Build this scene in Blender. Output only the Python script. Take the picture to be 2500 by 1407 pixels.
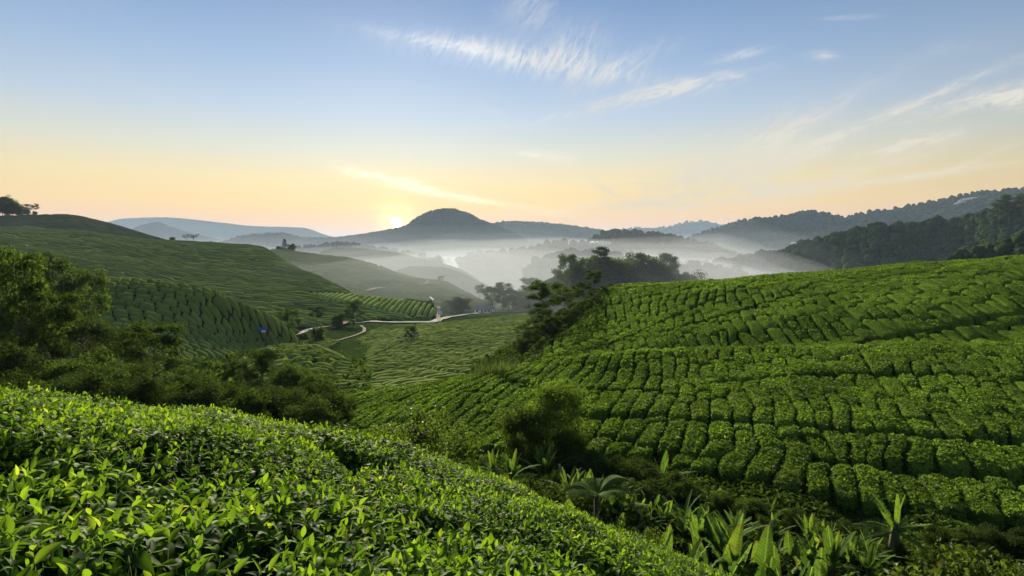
import bpy, bmesh, math, random
import numpy as np
from mathutils import Vector, Matrix
from mathutils.bvhtree import BVHTree

for _o in list(bpy.data.objects):
    bpy.data.objects.remove(_o, do_unlink=True)
scene = bpy.context.scene
COL = scene.collection
random.seed(7)
RNG = np.random.default_rng(7)

# ------------------------------------------------------------------ camera
F, CX, CY, HZ = 1400.0, 1250.0, 703.5, 605.0        # photo pixels; HZ = row of the true horizon
PITCH = math.atan((CY - HZ) / F)
CP, SP = math.cos(PITCH), math.sin(PITCH)
camd = bpy.data.cameras.new("camera")
camd.sensor_width = 36.0
camd.lens = 36.0 * F / 2500.0
camd.clip_start, camd.clip_end = 0.05, 40000.0
cam = bpy.data.objects.new("camera", camd)
COL.objects.link(cam)
cam.location = (0, 0, 0)
cam.rotation_euler = (math.pi / 2 - PITCH, 0, 0)
scene.camera = cam

def ray(px, py):
    u, v = (px - CX) / F, (CY - py) / F
    return np.array([u, CP + v * SP, -SP + v * CP])

def P(px, py, Y):
    d = ray(px, py)
    return d * (Y / d[1])

def pix(x, y, z):
    f = y * CP - z * SP
    v = y * SP + z * CP
    return CX + F * x / f, CY - F * v / f, f

# ------------------------------------------------------------------ sky and sun
SUN_AZ = math.atan((968 - CX) / F)                     # to the left of straight ahead
SUN_EL = math.radians(20.0)
_d = ray(968, 545)
SUN_SEEN = _d / np.linalg.norm(_d)

world = bpy.data.worlds.new("World")
scene.world = world
world.use_nodes = True
NT = world.node_tree
NT.nodes.clear()

class NB:
    """tiny node builder"""
    def __init__(self, nt):
        self.nt = nt
    def node(self, t, **kw):
        n = self.nt.nodes.new(t)
        for k, v in kw.items():
            setattr(n, k, v)
        return n
    def put(self, sock, v):
        if v is None:
            return
        if isinstance(v, bpy.types.NodeSocket):
            self.nt.links.new(v, sock)
        else:
            try:
                sock.default_value = v
            except Exception:
                sock.default_value = tuple(v) + (1.0,)
    def m(self, op, a, b=None, c=None, clamp=False):
        n = self.node("ShaderNodeMath", operation=op, use_clamp=clamp)
        for i, v in enumerate((a, b, c)):
            self.put(n.inputs[i], v)
        return n.outputs[0]
    def vm(self, op, a, b=None):
        n = self.node("ShaderNodeVectorMath", operation=op)
        self.put(n.inputs[0], a)
        self.put(n.inputs[1], b)
        return n.outputs["Value"] if op in ("DOT_PRODUCT", "LENGTH") else n.outputs[0]
    def mix(self, f, a, b, mode="MIX"):
        n = self.node("ShaderNodeMix", data_type="RGBA", blend_type=mode)
        self.put(n.inputs[0], f)
        self.put(n.inputs[6], a if isinstance(a, bpy.types.NodeSocket) else (*a, 1.0))
        self.put(n.inputs[7], b if isinstance(b, bpy.types.NodeSocket) else (*b, 1.0))
        return n.outputs[2]
    def ramp(self, f, stops, interp="LINEAR"):
        n = self.node("ShaderNodeValToRGB")
        n.color_ramp.interpolation = interp
        el = n.color_ramp.elements
        while len(el) > 1:
            el.remove(el[0])
        el[0].position, el[0].color = stops[0][0], (*stops[0][1], 1)
        for p, c in stops[1:]:
            e = el.new(p)
            e.color = (*c, 1)
        self.put(n.inputs[0], f)
        return n.outputs[0]
    def mapr(self, v, a, b, c=0.0, d=1.0, smooth=True):
        n = self.node("ShaderNodeMapRange", interpolation_type="SMOOTHSTEP" if smooth else "LINEAR")
        for i, x in enumerate((v, a, b, c, d)):
            self.put(n.inputs[i], x)
        return n.outputs[0]
    def noise(self, vec, scale, detail=4.0, rough=0.55, dist=0.0):
        n = self.node("ShaderNodeTexNoise")
        self.put(n.inputs["Vector"], vec)
        self.put(n.inputs["Scale"], scale)
        self.put(n.inputs["Detail"], detail)
        self.put(n.inputs["Roughness"], rough)
        self.put(n.inputs["Distortion"], dist)
        return n.outputs["Fac"]
    def xyz(self, a, b, c=0.0):
        n = self.node("ShaderNodeCombineXYZ")
        for i, v in enumerate((a, b, c)):
            self.put(n.inputs[i], v)
        return n.outputs[0]

def build_world():
    w = NB(NT)
    tc = w.node("ShaderNodeTexCoord")
    sep = w.node("ShaderNodeSeparateXYZ")
    d = w.vm("NORMALIZE", tc.outputs["Generated"])
    w.put(sep.inputs[0], d)
    dx, dy, dz = sep.outputs
    sky = w.node("ShaderNodeTexSky", sky_type="NISHITA")
    sky.sun_disc = False
    sky.sun_elevation = SUN_EL
    sky.sun_rotation = SUN_AZ
    sky.altitude = 1500
    sky.air_density, sky.dust_density, sky.ozone_density = 1.0, 1.5, 1.5
    nish = w.vm("MULTIPLY", sky.outputs[0], (0.05, 0.05, 0.05))
    el = w.m("DIVIDE", w.m("ARCSINE", dz), math.radians(90.0))
    grad = w.ramp(el, [(0.0, (.82, .30, .13)), (.022, (.98, .42, .08)), (.045, (1.04, .63, .13)),
                       (.07, (.96, .73, .30)), (.10, (.74, .72, .57)), (.14, (.50, .61, .74)), (.19, (.32, .47, .70)),
                       (.26, (.165, .295, .55)), (.45, (.15, .28, .53)), (1.0, (.14, .26, .50))])
    # brightness falls away from the sun's side of the sky
    cs = w.vm("DOT_PRODUCT", d, tuple(SUN_SEEN))
    side = w.mapr(cs, 0.50, 1.0, 0.72, 1.02)
    grad = w.vm("MULTIPLY", grad, w.xyz(side, side, side))
    base = w.mix(0.14, grad, nish)
    # glow round the low sun
    ang = w.m("SUBTRACT", 1.0, cs)
    g1 = w.m("EXPONENT", w.m("MULTIPLY", ang, -55.0))
    g2 = w.m("EXPONENT", w.m("MULTIPLY", ang, -700.0))
    g3 = w.m("EXPONENT", w.m("MULTIPLY", ang, -5000.0))
    def tint(c, f):
        return w.vm("MULTIPLY", c, w.xyz(f, f, f))
    glow = w.vm("ADD", w.vm("ADD", tint((.06, .06, .04), g1), tint((.32, .11, .0), g2)), tint((3.6, 1.15, .05), g3))
    disc = w.mapr(cs, math.cos(math.radians(.60)), math.cos(math.radians(.40)))
    glow = w.vm("ADD", glow, tint((26., 15., 4.5), disc))
    base = w.vm("ADD", base, glow)
    # thin cirrus: streaks set in sky directions (dx/dy, dz/dy), plus faint wisps everywhere
    front = w.mapr(dy, 0.05, 0.3)
    iy = w.m("MAXIMUM", dy, 0.05)
    U, V = w.m("DIVIDE", dx, iy), w.m("DIVIDE", dz, iy)
    wob = w.noise(w.xyz(U, V), 3.0, 3.0)
    total = None
    FIB = {-12: None, 2: None, 14: None, 24: None, 48: None, 64: None}
    #  px, py, half length, half width, tilt(deg, up to the right), strength, fibre angle
    streaks = [(1300, 158, 270, 32, -9, .72, 62), (1400, 130, 70, 50, 20, .5, 66), (1500, 178, 120, 26, 24, .42, 48),
               (1110, 125, 170, 13, -10, .45, 10),
               (1560, 246, 190, 17, 13, .8, 14), (1700, 208, 130, 14, 10, .5, 12), (1790, 148, 60, 10, 12, .75, 10),
               (1990, 150, 30, 12, 0, .5, 0), (1285, 40, 60, 55, 40, .40, 40), (2050, 62, 55, 6, 3, .35, 0),
               (1950, 382, 95, 24, 20, .9, 25), (2200, 362, 125, 18, 13, .95, 14), (2120, 300, 330, 11, 23, .65, 22),
               (1800, 400, 190, 60, 25, .75, 50), (1830, 440, 120, 30, -20, .55, -12), (2350, 260, 190, 24, 14, .6, 14), (2380, 390, 90, 7, 22, .6, 22),
               (1850, 470, 330, 15, 6, .8, 5), (1380, 388, 80, 13, -3, .4, 0), (1310, 383, 40, 6, -4, .3, 0),
               (1000, 450, 120, 13, -15, .85, -14), (1150, 488, 140, 7, -9, .6, -8), (900, 430, 60, 10, -12, .4, -10),
               (965, 508, 60, 5, -2, .5, 0), (960, 532, 40, 6, -2, 1.0, 0), (1600, 470, 60, 12, 20, .3, 25),
               (1640, 500, 280, 16, 3, .6, 3), (2250, 430, 220, 9, 8, .7, 14), (1700, 430, 170, 24, 12, .6, 14), (2050, 428, 200, 15, 12, .6, 24), (1900, 330, 210, 17, 28, .5, 24), (1480, 468, 60, 9, -30, .6, -12), (2450, 250, 60, 26, 5, .6, 14)]
    for (px, py, L, W, tilt, s, fib) in streaks:
        u0, v0 = (px - CX) / F, (HZ - py) / F
        t = math.radians(tilt)
        du, dv = w.m("SUBTRACT", U, u0), w.m("SUBTRACT", V, v0)
        a = w.m("ADD", w.m("MULTIPLY", du, math.cos(t)), w.m("MULTIPLY", dv, math.sin(t)))
        b = w.m("SUBTRACT", w.m("MULTIPLY", dv, math.cos(t)), w.m("MULTIPLY", du, math.sin(t)))
        b = w.m("ADD", b, w.m("MULTIPLY", w.m("SUBTRACT", wob, .5), W / F * 1.6))
        q = w.m("ADD", w.m("POWER", w.m("ABSOLUTE", w.m("DIVIDE", a, L / F)), 2.0),
                w.m("POWER", w.m("ABSOLUTE", w.m("DIVIDE", b, W / F)), 2.0))
        mask = w.m("EXPONENT", w.m("MULTIPLY", q, -1.0))
        fk = min(FIB, key=lambda k: abs(k - fib))
        if FIB[fk] is None:
            r = math.radians(fk)
            fa = w.m("ADD", w.m("MULTIPLY", U, math.cos(r)), w.m("MULTIPLY", V, math.sin(r)))
            fb = w.m("SUBTRACT", w.m("MULTIPLY", V, math.cos(r)), w.m("MULTIPLY", U, math.sin(r)))
            n = w.noise(w.xyz(w.m("MULTIPLY", fa, 15.0), w.m("MULTIPLY", fb, 58.0), fk * .37), 1.3, 6.0, 0.66, 1.1)
            FIB[fk] = w.mapr(n, .28, .74)
        n = FIB[fk]
        c = w.m("MULTIPLY", w.m("MULTIPLY", mask, n), s)
        total = c if total is None else w.m("ADD", total, c)
    total = w.m("MULTIPLY", total, front)
    zc = w.m("MAXIMUM", dz, 0.03)
    wis = w.noise(w.xyz(w.m("DIVIDE", dx, zc), w.m("MULTIPLY", w.m("DIVIDE", dy, zc), .45)), .55, 7.0, .62, 1.0)
    wis = w.m("MULTIPLY", w.mapr(wis, .52, .85), w.mapr(dz, .06, .30, 0.0, .22))
    total = w.m("MINIMUM", w.m("ADD", total, wis), 1.5)
    ccol = w.ramp(el, [(0.0, (.95, .66, .38)), (.05, (1.0, .80, .48)), (.10, (.95, .88, .72)), (.18, (.86, .88, .90)), (.3, (.80, .85, .92))])
    near = w.mapr(cs, .93, 1.0, .75, 1.35)
    ccol = w.vm("MULTIPLY", ccol, w.xyz(near, near, near))
    cov = w.m("MULTIPLY", total, 1.75, clamp=True)
    base = w.mix(cov, base, ccol)
    # below the horizon: dim ground bounce
    low = w.mapr(dz, -0.02, 0.0)
    base = w.mix(low, (.10, .12, .09), base)
    bg = w.node("ShaderNodeBackground")
    w.put(bg.inputs[0], base)
    w.put(bg.inputs[1], 0.39)
    out = w.node("ShaderNodeOutputWorld")
    NT.links.new(bg.outputs[0], out.inputs[0])
    world.cycles.sampling_method = "MANUAL"
    world.cycles.sample_map_resolution = 1024

build_world()

sund = bpy.data.lights.new("sun", "SUN")
sund.energy = 5.0
sund.angle = math.radians(10.0)
sund.color = (1.0, .88, .66)
sun = bpy.data.objects.new("sun", sund)
COL.objects.link(sun)
_sd = Vector((math.sin(SUN_AZ) * math.cos(SUN_EL), math.cos(SUN_AZ) * math.cos(SUN_EL), math.sin(SUN_EL)))
sun.rotation_euler = _sd.to_track_quat("Z", "Y").to_euler()

vs = scene.view_settings
vs.view_transform, vs.look = "Standard", "None"
vs.exposure, vs.gamma, vs.use_curve_mapping = 1.5, 1.0, False
scene.render.engine = "CYCLES"
cy = scene.cycles
cy.use_denoising = True
cy.volume_bounces = 3
cy.max_bounces, cy.diffuse_bounces, cy.glossy_bounces, cy.transmission_bounces = 6, 3, 2, 4
cy.sample_clamp_indirect = 6.0
# ------------------------------------------------------------------ numeric helpers
def _hash(ix, iy, seed):
    h = (ix.astype(np.int64) * 374761393 + iy.astype(np.int64) * 668265263 + int(seed) * 1442695041) & 0xFFFFFFFF
    h = ((h ^ (h >> 13)) * 1274126177) & 0xFFFFFFFF
    return ((h ^ (h >> 16)) & 0xFFFF) / 65535.0

def vnoise(x, y, seed=0):
    x, y = np.asarray(x, float), np.asarray(y, float)
    ix, iy = np.floor(x), np.floor(y)
    fx, fy = x - ix, y - iy
    fx, fy = fx * fx * (3 - 2 * fx), fy * fy * (3 - 2 * fy)
    a, b = _hash(ix, iy, seed), _hash(ix + 1, iy, seed)
    c, d = _hash(ix, iy + 1, seed), _hash(ix + 1, iy + 1, seed)
    return (a + (b - a) * fx) * (1 - fy) + (c + (d - c) * fx) * fy - 0.5

def fbm(x, y, seed=0, oct=4, gain=.5):
    s, amp = 0.0, 1.0
    x, y = np.asarray(x, float), np.asarray(y, float)
    for k in range(oct):
        s = s + amp * vnoise(x * 2 ** k + 13.7 * k, y * 2 ** k - 7.1 * k, seed + k)
        amp *= gain
    return s

def pchip(xs, ys, xq):
    xs, ys = np.asarray(xs, float), np.asarray(ys, float)
    if ys.ndim == 1:
        ys = ys[:, None]
    h = np.diff(xs)[:, None]
    dl = np.diff(ys, axis=0) / h
    m = np.zeros_like(ys)
    if len(xs) > 2:
        w1, w2 = 2 * h[1:] + h[:-1], h[1:] + 2 * h[:-1]
        ok = dl[:-1] * dl[1:] > 0
        with np.errstate(divide="ignore", invalid="ignore"):
            hm = (w1 + w2) / (w1 / dl[:-1] + w2 / dl[1:])
        m[1:-1] = np.where(ok, hm, 0)
    m[0], m[-1] = dl[0], dl[-1]
    xq = np.clip(xq, xs[0], xs[-1])
    i = np.clip(np.searchsorted(xs, xq, side="right") - 1, 0, len(xs) - 2)
    t = ((xq - xs[i]) / (xs[i + 1] - xs[i]))[:, None]
    hh = h[i]
    return ((2 * t**3 - 3 * t**2 + 1) * ys[i] + (t**3 - 2 * t**2 + t) * hh * m[i]
            + (-2 * t**3 + 3 * t**2) * ys[i + 1] + (t**3 - t**2) * hh * m[i + 1])

def inpoly(px, py, poly):
    px, py = np.asarray(px), np.asarray(py)
    r = np.zeros(px.shape, bool)
    n = len(poly)
    for i in range(n):
        x1, y1 = poly[i]
        x2, y2 = poly[(i + 1) % n]
        if y1 == y2:
            continue
        c = (py < max(y1, y2)) & (py >= min(y1, y2))
        xi = x1 + (py - y1) * (x2 - x1) / (y2 - y1)
        r ^= c & (px < xi)
    return r

# ------------------------------------------------------------------ mesh helpers
def mesh_data(name, verts, faces, mat=None, smooth=True, attrs=None):
    """faces: int array (n,k) or a list of such arrays"""
    if not isinstance(faces, (list, tuple)):
        faces = [faces]
    faces = [np.asarray(f, np.int32) for f in faces if len(f)]
    me = bpy.data.meshes.new(name)
    verts = np.asarray(verts, np.float32)
    me.vertices.add(len(verts))
    me.vertices.foreach_set("co", verts.ravel())
    nl = sum(f.size for f in faces)
    nf = sum(len(f) for f in faces)
    me.loops.add(nl)
    me.loops.foreach_set("vertex_index", np.concatenate([f.ravel() for f in faces]))
    me.polygons.add(nf)
    starts, s = [], 0
    for f in faces:
        k = f.shape[1]
        starts.append(s + np.arange(len(f), dtype=np.int32) * k)
        s += f.size
    me.polygons.foreach_set("loop_start", np.concatenate(starts).astype(np.int32))
    me.polygons.foreach_set("use_smooth", np.full(nf, smooth, dtype=bool))
    for k, v in (attrs or {}).items():
        at = me.attributes.new(k, "FLOAT", "POINT")
        at.data.foreach_set("value", np.asarray(v, np.float32).ravel())
    me.update(calc_edges=True)
    if mat is not None:
        me.materials.append(mat)
    return me

def link(name, data, parent=None, label=None, cat=None, group=None, kind=None, loc=None):
    o = bpy.data.objects.new(name, data)
    COL.objects.link(o)
    if parent is not None:
        o.parent = parent
    if loc is not None:
        o.location = loc
    if label: o["label"] = label
    if cat: o["category"] = cat
    if group: o["group"] = group
    if kind: o["kind"] = kind
    return o

def obj(name, verts, faces, mat, parent=None, smooth=True, attrs=None, **kw):
    return link(name, mesh_data(name, verts, faces, mat, smooth, attrs), parent, **kw)

def grid_faces(nu, nv, off=0):
    i, j = np.meshgrid(np.arange(nu - 1), np.arange(nv - 1), indexing="ij")
    a = (i * nv + j).ravel() + off
    return np.stack([a, a + nv, a + nv + 1, a + 1], 1)

def rep_faces(f, n, nv):
    """repeat the face array for n copies of nv vertices"""
    return (f[None] + (np.arange(n) * nv)[:, None, None]).reshape(-1, f.shape[1])

class MB:
    """collects boxes, tubes and quads into one mesh"""
    def __init__(self):
        self.v, self.q, self.t, self.n = [], [], [], 0
    def add(self, v, q=None, t=None):
        v = np.asarray(v, float)
        if q is not None and len(q): self.q.append(np.asarray(q) + self.n)
        if t is not None and len(t): self.t.append(np.asarray(t) + self.n)
        self.v.append(v)
        self.n += len(v)
    def box(self, c, s, rz=0.0):
        c, s = np.array(c, float), np.array(s, float) / 2
        k = np.array([[x, y, z] for x in (-1, 1) for y in (-1, 1) for z in (-1, 1)], float) * s
        R = np.array([[math.cos(rz), -math.sin(rz), 0], [math.sin(rz), math.cos(rz), 0], [0, 0, 1]])
        self.add(k @ R.T + c, [[0, 1, 3, 2], [4, 6, 7, 5], [0, 4, 5, 1], [2, 3, 7, 6], [0, 2, 6, 4], [1, 5, 7, 3]])
    def tube(self, pts, rad, sides=6):
        pts = np.asarray(pts, float)
        n = len(pts)
        rad = np.broadcast_to(np.asarray(rad, float), (n,))
        tan = np.gradient(pts, axis=0)
        tan /= np.linalg.norm(tan, axis=1)[:, None] + 1e-9
        ref = np.array([0.31, 0.95, 0.05]) if abs(tan[0, 2]) > .7 else np.array([0, 0, 1.0])
        a = np.cross(tan, ref)
        a /= np.linalg.norm(a, axis=1)[:, None] + 1e-9
        b = np.cross(tan, a)
        th = np.arange(sides) * 2 * math.pi / sides
        ring = pts[:, None] + rad[:, None, None] * (np.cos(th)[None, :, None] * a[:, None] + np.sin(th)[None, :, None] * b[:, None])
        q = []
        for i in range(n - 1):
            for j in range(sides):
                k = (j + 1) % sides
                q.append([i * sides + j, i * sides + k, (i + 1) * sides + k, (i + 1) * sides + j])
        self.add(ring.reshape(-1, 3), q)
        self.add([pts[-1]])
        top = self.n - 1
        self.t.append(np.array([[top - sides + j, top - sides + (j + 1) % sides, top] for j in range(sides)]))
    def data(self, name, mat, smooth=False):
        fs = [np.concatenate(x) for x in (self.q, self.t) if x]
        return mesh_data(name, np.concatenate(self.v), fs, mat, smooth)
    def build(self, name, mat, parent=None, smooth=False, **kw):
        return link(name, self.data(name, mat, smooth), parent, **kw)

# ------------------------------------------------------------------ materials
def new_mat(name):
    m = bpy.data.materials.new(name)
    m.use_nodes = True
    nt = m.node_tree
    nt.nodes.clear()
    b = NB(nt)
    out = b.node("ShaderNodeOutputMaterial")
    return m, b, out

def mat_plain(name, col, rough=.8, var=.25, scale=3.0, spec=.3, bump=0.0, bscale=20.0, coord="Object", metal=0.0):
    m, b, out = new_mat(name)
    tc = b.node("ShaderNodeTexCoord")
    n = b.noise(tc.outputs[coord], scale, 5.0, .6)
    c = b.mix(n, tuple(x * (1 - var) for x in col), tuple(min(1, x * (1 + var)) for x in col))
    p = b.node("ShaderNodeBsdfPrincipled")
    b.put(p.inputs["Base Color"], c)
    b.put(p.inputs["Roughness"], rough)
    b.put(p.inputs["Metallic"], metal)
    b.put(p.inputs["Specular IOR Level"], spec)
    if bump:
        bn = b.node("ShaderNodeBump")
        b.put(bn.inputs["Strength"], bump)
        b.put(bn.inputs["Height"], b.noise(tc.outputs[coord], bscale, 5.0, .65))
        b.put(p.inputs["Normal"], bn.outputs[0])
    b.nt.links.new(p.outputs[0], out.inputs[0])
    return m

def mat_leaf(name, stops, trans=.35, rough=.5, spec=.35, patch=None, attr=None, tint=(1.25, 1.3, .55)):
    """leaf cards: colour varies leaf by leaf (random per island) or along an attribute"""
    m, b, out = new_mat(name)
    g = b.node("ShaderNodeNewGeometry")
    f = g.outputs["Random Per Island"]
    if attr:
        a = b.node("ShaderNodeAttribute", attribute_name=attr)
        f = b.m("ADD", b.m("MULTIPLY", a.outputs["Fac"], .8), b.m("MULTIPLY", f, .2))
    c = b.ramp(f, stops)
    orr = b.node("ShaderNodeObjectInfo").outputs["Random"]
    k = b.mapr(orr, 0, 1, .78, 1.22, False)
    c = b.vm("MULTIPLY", c, b.xyz(k, k, k))
    if patch:
        oi = b.node("ShaderNodeTexCoord")
        n = b.noise(g.outputs["Position"], patch[0], 3.0, .6)
        k = b.mapr(n, .35, .68, patch[1], patch[2])
        c = b.vm("MULTIPLY", c, b.xyz(k, k, k))
    p = b.node("ShaderNodeBsdfPrincipled")
    b.put(p.inputs["Base Color"], c)
    b.put(p.inputs["Roughness"], rough)
    b.put(p.inputs["Specular IOR Level"], spec)
    t = b.node("ShaderNodeBsdfTranslucent")
    b.put(t.inputs[0], b.vm("MULTIPLY", c, tint))
    mx = b.node("ShaderNodeMixShader")
    b.put(mx.inputs[0], trans)
    b.nt.links.new(p.outputs[0], mx.inputs[1])
    b.nt.links.new(t.outputs[0], mx.inputs[2])
    b.nt.links.new(mx.outputs[0], out.inputs[0])
    return m

def mat_canopy(name, cols, fine=9.0, broad=.12, bump=.6, bdist=.08, trans=.0, speck=0.5, brown=0.0):
    """clipped tea or forest canopy surface: speckle of leaves, lighter and duller bushes"""
    m, b, out = new_mat(name)
    g = b.node("ShaderNodeNewGeometry")
    pos = g.outputs["Position"]
    n1 = b.noise(pos, fine, 3.0, .7)
    n2 = b.noise(pos, broad, 4.0, .6)
    isl = b.m("FRACT", b.m("ADD", g.outputs["Random Per Island"], b.node("ShaderNodeObjectInfo").outputs["Random"]))
    f = b.m("ADD", b.m("MULTIPLY", b.mapr(n1, .3, .72), speck), b.m("MULTIPLY", b.mapr(n2, .3, .7), .5 * (1 - speck)))
    f = b.m("ADD", f, b.m("MULTIPLY", isl, .5 * (1 - speck)))
    c = b.ramp(f, [(0.05, cols[0]), (.5, cols[1]), (.95, cols[2])])
    if brown:
        k = b.mapr(b.noise(b.vm("ADD", pos, (31, 7, 0)), .45, 3.0, .6), .55, .72, 0, brown)
        c = b.mix(k, c, (.075, .062, .022))
    p = b.node("ShaderNodeBsdfDiffuse")
    b.put(p.inputs["Color"], c)
    b.put(p.inputs["Roughness"], .3)
    bn = b.node("ShaderNodeBump")
    b.put(bn.inputs["Strength"], bump)
    b.put(bn.inputs["Distance"], bdist)
    b.put(bn.inputs["Height"], n1)
    b.put(p.inputs["Normal"], bn.outputs[0])
    last = p.outputs[0]
    if trans:
        t = b.node("ShaderNodeBsdfTranslucent")
        b.put(t.inputs[0], b.vm("MULTIPLY", c, (1.2, 1.25, .6)))
        mx = b.node("ShaderNodeMixShader")
        b.put(mx.inputs[0], trans)
        b.nt.links.new(last, mx.inputs[1])
        b.nt.links.new(t.outputs[0], mx.inputs[2])
        last = mx.outputs[0]
    b.nt.links.new(last, out.inputs[0])
    return m

def mat_volume(name, col, dens, aniso):
    m, b, out = new_mat(name)
    v = b.node("ShaderNodeVolumePrincipled")
    b.put(v.inputs["Color"], (*col, 1))
    b.put(v.inputs["Density"], dens)
    b.put(v.inputs["Anisotropy"], aniso)
    b.nt.links.new(v.outputs[0], out.inputs["Volume"])
    return m

M = {}
M["soil"] = mat_canopy("soil", [(.018, .022, .008), (.028, .030, .010), (.045, .038, .018)], 2.5, .2, .8, .1)
M["undergrowth"] = mat_canopy("undergrowth", [(.014, .026, .006), (.026, .046, .010), (.045, .07, .016)], 2.2, .15, .9, .15)
M["valley"] = mat_canopy("valley_ground", [(.025, .04, .012), (.04, .06, .018), (.055, .075, .025)], .05, .01, .3, .5)
M["forest_far"] = mat_canopy("forest_far", [(.016, .030, .012), (.028, .045, .017), (.042, .062, .024)], .12, .01, .8, 3.0)
M["forest_blob"] = mat_canopy("forest_blob", [(.014, .027, .010), (.028, .046, .015), (.048, .07, .022)], .9, .02, .9, .6)
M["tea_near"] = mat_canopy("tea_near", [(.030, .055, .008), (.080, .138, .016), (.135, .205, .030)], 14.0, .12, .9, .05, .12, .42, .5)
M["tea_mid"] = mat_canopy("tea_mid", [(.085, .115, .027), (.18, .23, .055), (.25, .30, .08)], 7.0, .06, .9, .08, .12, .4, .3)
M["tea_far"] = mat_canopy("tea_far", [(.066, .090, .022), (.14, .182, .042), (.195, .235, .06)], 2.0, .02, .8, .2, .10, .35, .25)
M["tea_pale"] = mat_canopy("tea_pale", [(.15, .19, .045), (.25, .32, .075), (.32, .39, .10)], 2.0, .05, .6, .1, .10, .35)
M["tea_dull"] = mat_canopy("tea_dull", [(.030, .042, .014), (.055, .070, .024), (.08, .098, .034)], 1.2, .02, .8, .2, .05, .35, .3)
M["bark"] = mat_plain("bark", (.075, .06, .045), .9, .35, 6.0, .2, .5, 30.0)
M["asphalt"] = mat_plain("asphalt", (.22, .22, .225), .95, .2, .3, .02)
M["dirt"] = mat_plain("dirt_track", (.17, .145, .105), 1.0, .3, 1.5, .02)
M["red_earth"] = mat_plain("red_earth", (.10, .058, .036), 1.0, .35, .6, .02, .6, 3.0)
# ------------------------------------------------------------------ land
LAND = {}                      # name -> dict(bvh, V)
FLOOR = -56.0

def loft_points(contours, ns, nt):
    """contours near to far, each [(px, py, Y) ...]; smooth grid of points (ns, nt, 3)"""
    s = np.linspace(0, 1, ns)
    rows = []
    for c in contours:
        c = np.array(c, float)
        pts = np.array([P(*k) for k in c])
        t = (c[:, 0] - c[0, 0]) / (c[-1, 0] - c[0, 0])
        rows.append(pchip(t, pts, s))
    R = np.array(rows)                                  # (k, ns, 3)
    k = np.arange(len(rows))
    q = np.linspace(0, len(rows) - 1, nt)
    out = pchip(k, R.reshape(len(rows), -1), q).reshape(nt, ns, 3)
    return out.transpose(1, 0, 2)

def land(name, key, pts, mat, amp=0.0, scale=10.0, seed=0, **kw):
    ns, nt, _ = pts.shape
    V = pts.reshape(-1, 3).copy()
    if amp:
        V[:, 2] += amp * fbm(V[:, 0] / scale, V[:, 1] / scale, seed, 4)
    f = grid_faces(ns, nt)
    # upward normals
    a, b, c = V[f[0, 0]], V[f[0, 1]], V[f[0, 2]]
    if np.cross(b - a, c - a)[2] < 0:
        f = f[:, ::-1]
    o = obj(name, V, f, mat, kind="structure", **kw)
    LAND[key] = dict(bvh=BVHTree.FromPolygons(V.tolist(), f.tolist()), V=V, ns=ns, nt=nt, obj=o)
    return o

def zat(x, y, keys=None):
    best = -1e9
    for k in (keys or LAND):
        h = LAND[k]["bvh"].ray_cast((float(x), float(y), 2000.0), (0, 0, -1))
        if h[0] is not None and h[0].z > best:
            best = h[0].z
    return best if best > -1e8 else None

def zmany(key, x, y):
    bvh = LAND[key]["bvh"]
    out = np.full(x.size, np.nan)
    dn = Vector((0, 0, -1))
    xs, ys = x.ravel(), y.ravel()
    for i in range(x.size):
        h = bvh.ray_cast(Vector((xs[i], ys[i], 2000.0)), dn)
        if h[0] is not None:
            out[i] = h[0].z
    return out.reshape(x.shape)

def hit(px, py, keys=None):
    d = Vector(ray(px, py)).normalized()
    best, bp = 1e9, None
    for k in (keys or LAND):
        h = LAND[k]["bvh"].ray_cast((0, 0, 0), d)
        if h[0] is not None and h[3] < best:
            best, bp = h[3], h[0]
    return bp

# --- the misty valley floor, out to the horizon
def floor_sheet():
    r = np.concatenate([np.linspace(0, 400, 9), np.geomspace(450, 11500, 60)])
    th = np.linspace(0, 2 * math.pi, 97)
    R, T = np.meshgrid(r, th, indexing="ij")
    x, y = R * np.sin(T), R * np.cos(T)
    z = FLOOR + 5.0 * fbm(x / 260, y / 260, 3, 3) * np.clip((R - 400) / 400, 0, 1)
    return np.stack([x, y, z], 2)
_p = floor_sheet()
land("ground", "floor", _p, M["valley"])

# --- hill the camera stands on: canopy heights fitted to where leaves of known size appear
_cp = [(-.49, 1.25, -.71), (-2.86, 3.2, -.80), (-4.41, 6.5, -1.70), (-3.71, 8, -2.26), (-2.25, 9, -3.09), (-.3, 8.5, -3.43),
       (.91, 8.5, -4.04), (3.2, 9, -5.15), (-.09, 2.4, -1.32), (-1.09, 1.6, -.80), (-1.6, 1.8, -.77), (0, -1.5, -.45),
       (-3, 0, -.40), (3, 0, -2.3), (0, 12, -6.4), (-4, 12, -4.9), (4, 12, -7.6), (-8, 12, -3.6), (-8, 6, -1.2), (-8, 0, -.1), (6, 4, -5.0), (6, -4, -3.2)]
_cp = np.array(_cp)
def _rbf(xy, q, c=2.5):
    d = np.linalg.norm(q[:, None] - xy[None], axis=2)
    return np.sqrt(d * d + c * c)
_A = np.zeros((len(_cp) + 3,) * 2)
_A[:-3, :-3] = _rbf(_cp[:, :2], _cp[:, :2])
_pl = np.c_[np.ones(len(_cp)), _cp[:, :2]]
_A[:-3, -3:], _A[-3:, :-3] = _pl, _pl.T
_w = np.linalg.solve(_A + np.diag([-.15] * len(_cp) + [0] * 3), np.r_[_cp[:, 2], 0, 0, 0])
def canopy_z(x, y):
    q = np.c_[np.ravel(x), np.ravel(y)]
    z = _rbf(_cp[:, :2], q) @ _w[:-3] + np.c_[np.ones(len(q)), q] @ _w[-3:]
    return z.reshape(np.shape(x))
_x, _y = np.meshgrid(np.linspace(-16, 12, 85), np.linspace(-6, 17, 70), indexing="ij")
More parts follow.
